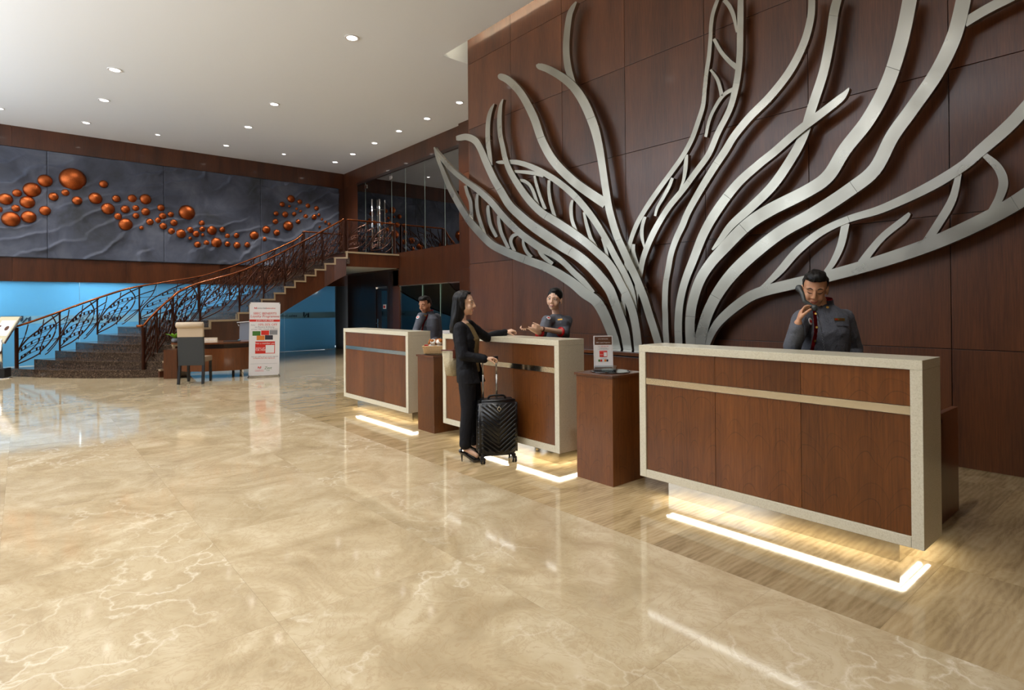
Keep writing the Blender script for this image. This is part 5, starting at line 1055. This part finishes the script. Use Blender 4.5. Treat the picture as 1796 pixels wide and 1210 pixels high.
def keepf(co):
    l = Rt @ (co - c) / s_; return not (l.y > .015 and l.z < .060 - .9 * max(0, abs(l.x) - .02) + .0) and not (l.z < .0 and l.y > -.02) and l.z > -.05
union('hair', [('e', T(0, -.020, .044), V(.081, .098, .086) * s_, R), ('e', T(0, .01, .09), V(.058, .06, .038) * s_, R), ('e', T(0, -.06, .01), V(.066, .055, .06) * s_, R)], 'black_hair', wm, .005, 3, keepf, .006)
union('hair_bun', [('e', T(0, -.115, .055), V(.042, .036, .042) * s_, R)], 'black_hair', wm, .005, 2)
for sg in (-1, 1): f.blob('earring', sg * .0, 0, (.0001, .0001, .0001), 'gold', wm) if False else None
jk = staff_jacket(wm, K, .93, True, ends=(.12, .10)); trousers(wm, K, .93, 'suit_black'); shoes(wm, K)
for S_ in 'rl':
    e = K['el_' + S_]; d = (K['wr_' + S_] - e).normalized(); bm = bmesh.new(); tube(bm, [e + d * .045, e + d * .062], [.056, .054], 16); obj('red_cuff', bm, 'silk_red', wm, True)
bv = surf_bvh(jk); rp = J['root']; vdir = (fw * .9 + rt * .1).normalized()
mt = patch_on(wm, bv, 'round_badge', P(960.5, 557, w) - rp, fw, .023, 0, 'white_print', wm, rt, True); B('badge_print', (-.014, -.008, 0), (.014, .008, .001), 'red_print', wm, mtx=mt)
patch_on(wm, bv, 'name_tag', P(981, 560, w) - rp, fw, .026, .007, 'gold', wm, rt)
wrp = K['wr_l']; d = (K['el_l'] - wrp).normalized(); bm = bmesh.new(); tube(bm, [wrp + d * .02, wrp + d * .035], .031, 16); obj('watch_strap', bm, 'leather_brown', wm, True)
bm = bmesh.new(); wc = wrp + d * .027 - fw * .030; lathe(bm, [(.017, 0), (.017, .006), (.012, .007)], 20, basis(wc, d, UP.cross(d), -fw) ); obj('watch_case', bm, 'chrome', wm)
cdp = P(920.5, 571.5, w - .53); cdn = empty('key_card', cdp, label='small brown key card held between the receptionist and the guest', cat='card'); cbm = bmesh.new(); box(cbm, (-.038, -.001, -.024), (.038, .001, .024), 0, basis((0, 0, 0), (rt * .9 - fw * .4), UP.cross((rt * .9 - fw * .4)), UP)); obj('card', cbm, 'brown_print', cdn)

# ---- receptionist man, far desk
w = 9.0; Fv = (-fw * .72 - rt * .68).normalized(); Rv = Fv.cross(UP)
J = dict(F=Fv, R=Rv, root=V(*P(754, 600, w).xy, 0), pelvis=V(*P(756, 640, w).xy, 0.93), neck=P(752.5, 549, w), headc=P(745.5, 534.5, w - .05), hs=1.06,
         HR=ortho(-fw * .80 - rt * .50 - UP * .28, UP), sh_r=P(738.5, 555, w - .12), sh_l=P(766, 556.5, w + .12), el_r=P(729.5, 581, w - .25), wr_r=P(722, 595, w - .5), el_l=P(770, 585, w + .1), wr_l=P(757, 604, w - .25))
stand(J, w, .98, J['root'])
m3, K, body = make_person('man in a grey jacket with red placket, looking down behind the far desk', J, .98, 'skin_brown', False, {'r': (rt * -.4 - fw * .8 - UP * .3, -UP, fw, dict()), 'l': (-fw * .8 - rt * .3, -UP, rt, dict())}, .006)
f = Face(body, K, K['hs']); brows_eyes(f, m3, True, False, smile=.003); mens_hair(m3, K); jk = staff_jacket(m3, K, 1.0, ends=(.9, .9)); trousers(m3, K, .98, 'suit_black'); shoes(m3, K); collar(m3, K, 1.0, 'uniform_grey', 'silk_red', r=.07)
bv = surf_bvh(jk); rp = J['root']; pl_ = [P(748 - 9 * t, 551 + 34 * t, w - .14) - rp for t in [i / 8 for i in range(9)]]; placket(m3, bv, pl_, fw.copy(), .022, 'silk_red', Fv)
mt = patch_on(m3, bv, 'round_badge', P(736.3, 556, w) - rp, fw, .028, 0, 'white_print', m3, rt, True); B('badge_print', (-.018, -.01, 0), (.018, .01, .001), 'red_print', m3, mtx=mt); patch_on(m3, bv, 'name_tag', P(748.5, 553.5, w) - rp, fw, .032, .009, 'gold', m3, rt)

# ---- guest with suitcase
w = 5.9; Fv = (rt * .96 - fw * .28).normalized(); Rv = Fv.cross(UP)
J = dict(F=Fv, R=Rv, root=V(*P(820, 700, w).xy, 0), pelvis=P(822, 650, w), neck=P(810.5, 560, w), headc=P(814.5, 533, w), hs=1.05, HR=ortho(rt * .95 - fw * .12 - UP * .02, UP - rt * .04),
         sh_r=P(806.5, 575, w - .13), sh_l=P(822, 570, w + .15), el_r=P(812, 624, w - .18), wr_r=P(850, 629.5, w - .16), el_l=P(853, 592, w + .36), wr_l=P(886, 583, w + .50),
         hip_r=P(819, 655, w - .08), kn_r=P(821, 716, w - .09), an_r=P(815.5, 783, w - .10), toe_r=P(836, 799, w - .12), hip_l=P(827, 655, w + .08), kn_l=P(833, 714, w + .06), an_l=P(831, 776, w + .09), toe_l=P(846, 789, w + .06))
gs, K, body = make_person('woman guest in a black trouser suit and heels, long black hair, holding her suitcase handle', J, .90, 'skin_light', True,
    {'r': (P(870, 627, w - .13) - J['wr_r'], -UP, -fw, dict(curl=(.65, .85, .9, .95), s=.95, thumb=.7)), 'l': (P(903, 577.5, w + .52) - J['wr_l'], -UP + fw * .3, -fw + UP * .5, dict(curl=(.8, 1.0, 1.1, 1.1), s=.95, thumb=.8))}, .005)
f = Face(body, K, K['hs']); brows_eyes(f, gs, False, True, 'lip_red', .007, True)
c2, R2, s2 = K['headc'], K['HR'], K['hs']; T2 = lambda x, y, z: c2 + R2 @ (V(x, y, z) * s2); Rt2 = R2.transposed()
def keepg(co):
    l = Rt2 @ (co - c2) / s2
    return not (l.y > .035 + .3 * max(0, l.z - .06) and l.z < .105) and not (l.y > .022 and l.z < .045 and l.z > -.24)
dsg = lambda co: 0.005 * noise.noise(Vector(((Rt2 @ co).x * 55, (Rt2 @ co).y * 55, co.z * 7)))
union('hair', [('e', T2(0, -.018, .044), V(.090, .104, .090) * s2, R2), ('e', T2(0, -.012, .0), V(.090, .060, .085) * s2, R2), ('e', T2(0, .015, .09), V(.062, .055, .040) * s2, R2),
    ('l', [(T2(0, -.045, .03), R2 @ V(.088, 0, 0), R2 @ V(0, .075, 0)), (T2(0, -.052, -.05), R2 @ V(.096, 0, 0), R2 @ V(0, .074, 0)), (T2(0, -.062, -.14), R2 @ V(.105, 0, 0), R2 @ V(0, .070, 0)), (T2(0, -.085, -.22), R2 @ V(.10, 0, 0), R2 @ V(0, .060, 0)), (T2(0, -.105, -.28), R2 @ V(.07, 0, 0), R2 @ V(0, .035, 0))])], 'black_hair', gs, .005, 3, keepg, .0, disp=dsg)
def keepj(co):
    t = (co - K['pelvis']).dot(UP) / (K['neck'] - K['pelvis']).length; x = (co - K['pelvis']).dot(K['R']); fr = (co - K['pelvis'].lerp(K['neck'], t)).dot(K['F'])
    return not (fr > .02 and abs(x - .016) < (.050 + .035 * max(0, t - .35)) and t < 1.2)
union('top', [torso_loft(K, [(-.02, .145, .112, 0), (.3, .122, .10, .012), (.62, .145, .122, .028), (.84, .12, .095, .01), (.93, .07, .07, 0)])], 'khaki_top', gs, .006, 4)
union('jacket', [torso_loft(K, [(-.22, .178, .138, .012), (0, .168, .128, .008), (.3, .138, .108, .008), (.62, .158, .130, .020), (.84, .14, .104, 0), (.97, .075, .072, -.01)])] + yoke(K, .055) + sleeve(K, 'r', .062, .052, .044, .96) + sleeve(K, 'l', .060, .050, .042, .97), 'suit_black', gs, .006, 4, keepj, .005, disp=lambda co: .005 * noise.noise(co * 12) + .003 * noise.noise(co * 30))
trousers(gs, K, .92, 'suit_black', .93, (.105, .080, .066))
for S_ in 'rl':
    a, t_ = K['an_' + S_], K['toe_' + S_]; fd = (t_ - a); fd.z = 0; fd.normalize(); gz = -J['root'].z
    hb = V(a.x, a.y, .105) - fd * .035; tt = V(t_.x, t_.y, .022) + fd * .025
    union('shoe', [('c', hb, V(a.x, a.y, .085) + fd * .01, .030, .030), ('c', V(a.x, a.y, .080) + fd * .01, V(t_.x, t_.y, .026) - fd * .02, .028, .032), ('c', V(t_.x, t_.y, .026) - fd * .02, tt, .032, .016), ('c', hb + V(0, 0, -.01), V(hb.x, hb.y, .004) + fd * .004, .014, .006)], 'patent_black', gs, .004, 3, keep=lambda co, hb=hb, fd=fd: not (co.z > .098 and (co - hb).dot(fd) > .0))
# handbag on her shoulder
hbp = P(789, 640, w + .10); hb_ = empty('handbag', hbp, label='cream canvas tote bag with brown leather trim behind the guest', cat='bag')
q_ = lambda x, y, dw=0: P(x, y, w + .10 + dw) - hbp
bm = bmesh.new(); fr_ = [q_(774.5, 615, -.06), q_(806, 616, -.06), q_(804, 660, -.05), q_(781.5, 659, -.05)]; bkk = [q_(775, 614.5, .08), q_(806, 615, .08), q_(804, 660, .05), q_(782, 659, .05)]
va = [bm.verts.new(p) for p in fr_]; vb = [bm.verts.new(p) for p in bkk]; bm.faces.new(va); bm.faces.new(vb[::-1])
for i in range(4): bm.faces.new((va[i], va[(i + 1) % 4], vb[(i + 1) % 4], vb[i]))
bmesh.ops.bevel(bm, geom=bm.edges[:], offset=.012, segments=3, affect='EDGES'); obj('bag_body', bm, 'canvas_cream', hb_, True)
bm = bmesh.new(); tube(bm, [q_(774.5, 614.5, -.065), q_(806, 615.5, -.065), q_(806, 614.5, .085), q_(775, 614, .085), q_(774.5, 614.5, -.065)], .0065, 6); obj('rim_trim', bm, 'leather_brown', hb_, True)
bm = bmesh.new(); box(bm, (-.014, -.006, -.05), (.014, .006, .04), .003, basis(q_(796.5, 620, -.07), rt, fw, UP)); obj('strap_tab', bm, 'leather_brown', hb_)
for dw in (-.065, .08):
    bm = bmesh.new(); tube(bm, [Vector(p) for p in spline([tuple(q_(796, 617, dw)), tuple(q_(798, 600, dw * .6)), tuple(q_(801, 584, dw * .3)), tuple(q_(804, 600, dw * .6)), tuple(q_(804, 617, dw))], 6)], .006, 6); obj('strap', bm, 'leather_brown', hb_, True)

# ---- suitcase
s0, s1 = on(842, 814, 2, 0), on(909, 812, 2, 0); s0 = on(846, 816, 2, 0); s1 = on(906, 811.5, 2, 0)
sa = (s1 - s0).normalized(); scx = (s0 + s1) / 2; sW = (s1 - s0).length; back = V(-sa.y, sa.x, 0)
if back.dot(fw) < 0: back = -back
su = empty('suitcase', scx + back * .12, math.atan2(sa.y, sa.x), label='black hard-shell cabin suitcase with chevron ribs beside the guest', cat='suitcase')
hW, hD, z0, z1 = .195, .115, .075, .625
for sg, nm in ((-1, 'front_shell'), (1, 'back_shell')):
    bm = bmesh.new(); ya, yb = (-hD, -.006) if sg < 0 else (.006, hD); box(bm, (-hW, ya, z0), (hW, yb, z1)); 
    es = [e for e in bm.edges if all(abs(v.co.y - (ya if sg < 0 else yb)) < 1e-4 for v in e.verts) or (abs(e.verts[0].co.y - e.verts[1].co.y) > .05)]
    bmesh.ops.bevel(bm, geom=es, offset=.032, segments=4, affect='EDGES'); obj(nm, bm, 'black_gloss', su, True)
bm = bmesh.new(); box(bm, (-hW + .004, -.007, z0 + .012), (hW - .004, .007, z1 - .012)); obj('zip_band', bm, 'black_matte', su)
for sg in (-1, 1):
    for k in range(15):
        zc_ = z0 + .0 + .045 * k - .05; pts = []
        for i in range(9):
            x = sg * (.004 + (hW - .024) * i / 8); z = zc_ + abs(x) * .82
            if z0 + .03 < z < z1 - .03: pts.append(V(x, -hD - .0005, z))
        if len(pts) > 1: bm = bmesh.new(); tube(bm, pts, .0085, 6, hint=V(0, 1, 0), flat=.8); obj('chevron_rib', bm, 'black_gloss', su, True)
for sg in (-1,):
    for k in range(9):
        zc_ = z0 + .06 + k * .055; bm = bmesh.new(); tube(bm, [V(sg * hW - .001 * sg, -hD + .035, zc_), V(sg * hW - .001 * sg, -.012, zc_ + .015)], .008, 6); obj('side_rib', bm, 'black_gloss', su, True)
bm = bmesh.new(); cz = z1 - .085; prism(bm, [(0, -hD - .010, cz + .028), (.022, -hD - .010, cz), (0, -hD - .010, cz - .028), (-.022, -hD - .010, cz)], (0, .008, 0)); obj('badge_rim', bm, 'chrome', su)
bm = bmesh.new(); prism(bm, [(0, -hD - .013, cz + .019), (.015, -hD - .013, cz), (0, -hD - .013, cz - .019), (-.015, -hD - .013, cz)], (0, .004, 0)); obj('badge_centre', bm, 'black_matte', su)
for x in (-hW + .035, hW - .035):
    for y in (-hD + .035, hD - .03):
        bm = bmesh.new(); tube(bm, [V(x, y, z0 + .01), V(x, y, .05)], .016, 10); box(bm, (x - .022, y - .02, .04), (x + .022, y + .02, .062), .004); hs_ = obj('wheel_housing', bm, 'black_plastic', su)
        for dx in (-.013, .013):
            bm = bmesh.new(); lathe(bm, [(.010, -.008), (.026, -.008), (.027, 0), (.026, .008), (.010, .008)], 20, basis((x + dx, y, .0265), (0, 1, 0), (0, 0, 1), (1, 0, 0))); obj('wheel', bm, 'black_plastic', su, True)
            bm = bmesh.new(); lathe(bm, [(.004, -.0095), (.012, -.0095), (.012, .0095), (.004, .0095)], 14, basis((x + dx, y, .0265), (0, 1, 0), (0, 0, 1), (1, 0, 0))); obj('hub', bm, 'chrome', su)
zt = on(869, 634, 1, (scx + back * .2).y).z
hx0, hx1 = -.125, .015
for x in (hx0, hx1):
    bm = bmesh.new(); tube(bm, [V(x, .06, z1 - .03), V(x, .06, .86)], .0105, 10); tube(bm, [V(x, .06, .86), V(x, .06, 1.015)], .0085, 10); obj('telescopic_rod', bm, 'rod_metal', su, True)
    bm = bmesh.new(); box(bm, (x - .016, .045, .985), (x + .016, .075, 1.045), .004); obj('grip_end', bm, 'black_plastic', su)
bm = bmesh.new(); tube(bm, [V(hx0, .06, 1.028), V(hx1, .06, 1.028)], .0135, 10); obj('grip', bm, 'black_plastic', su, True)
bm = bmesh.new(); tube(bm, [V(p) if False else Vector(p) for p in spline([(-.09, -.01, z1), (-.07, -.01, z1 + .028), (0, -.01, z1 + .032), (.07, -.01, z1 + .028), (.09, -.01, z1)], 5)], .011, 8); obj('top_handle', bm, 'black_plastic', su, True)
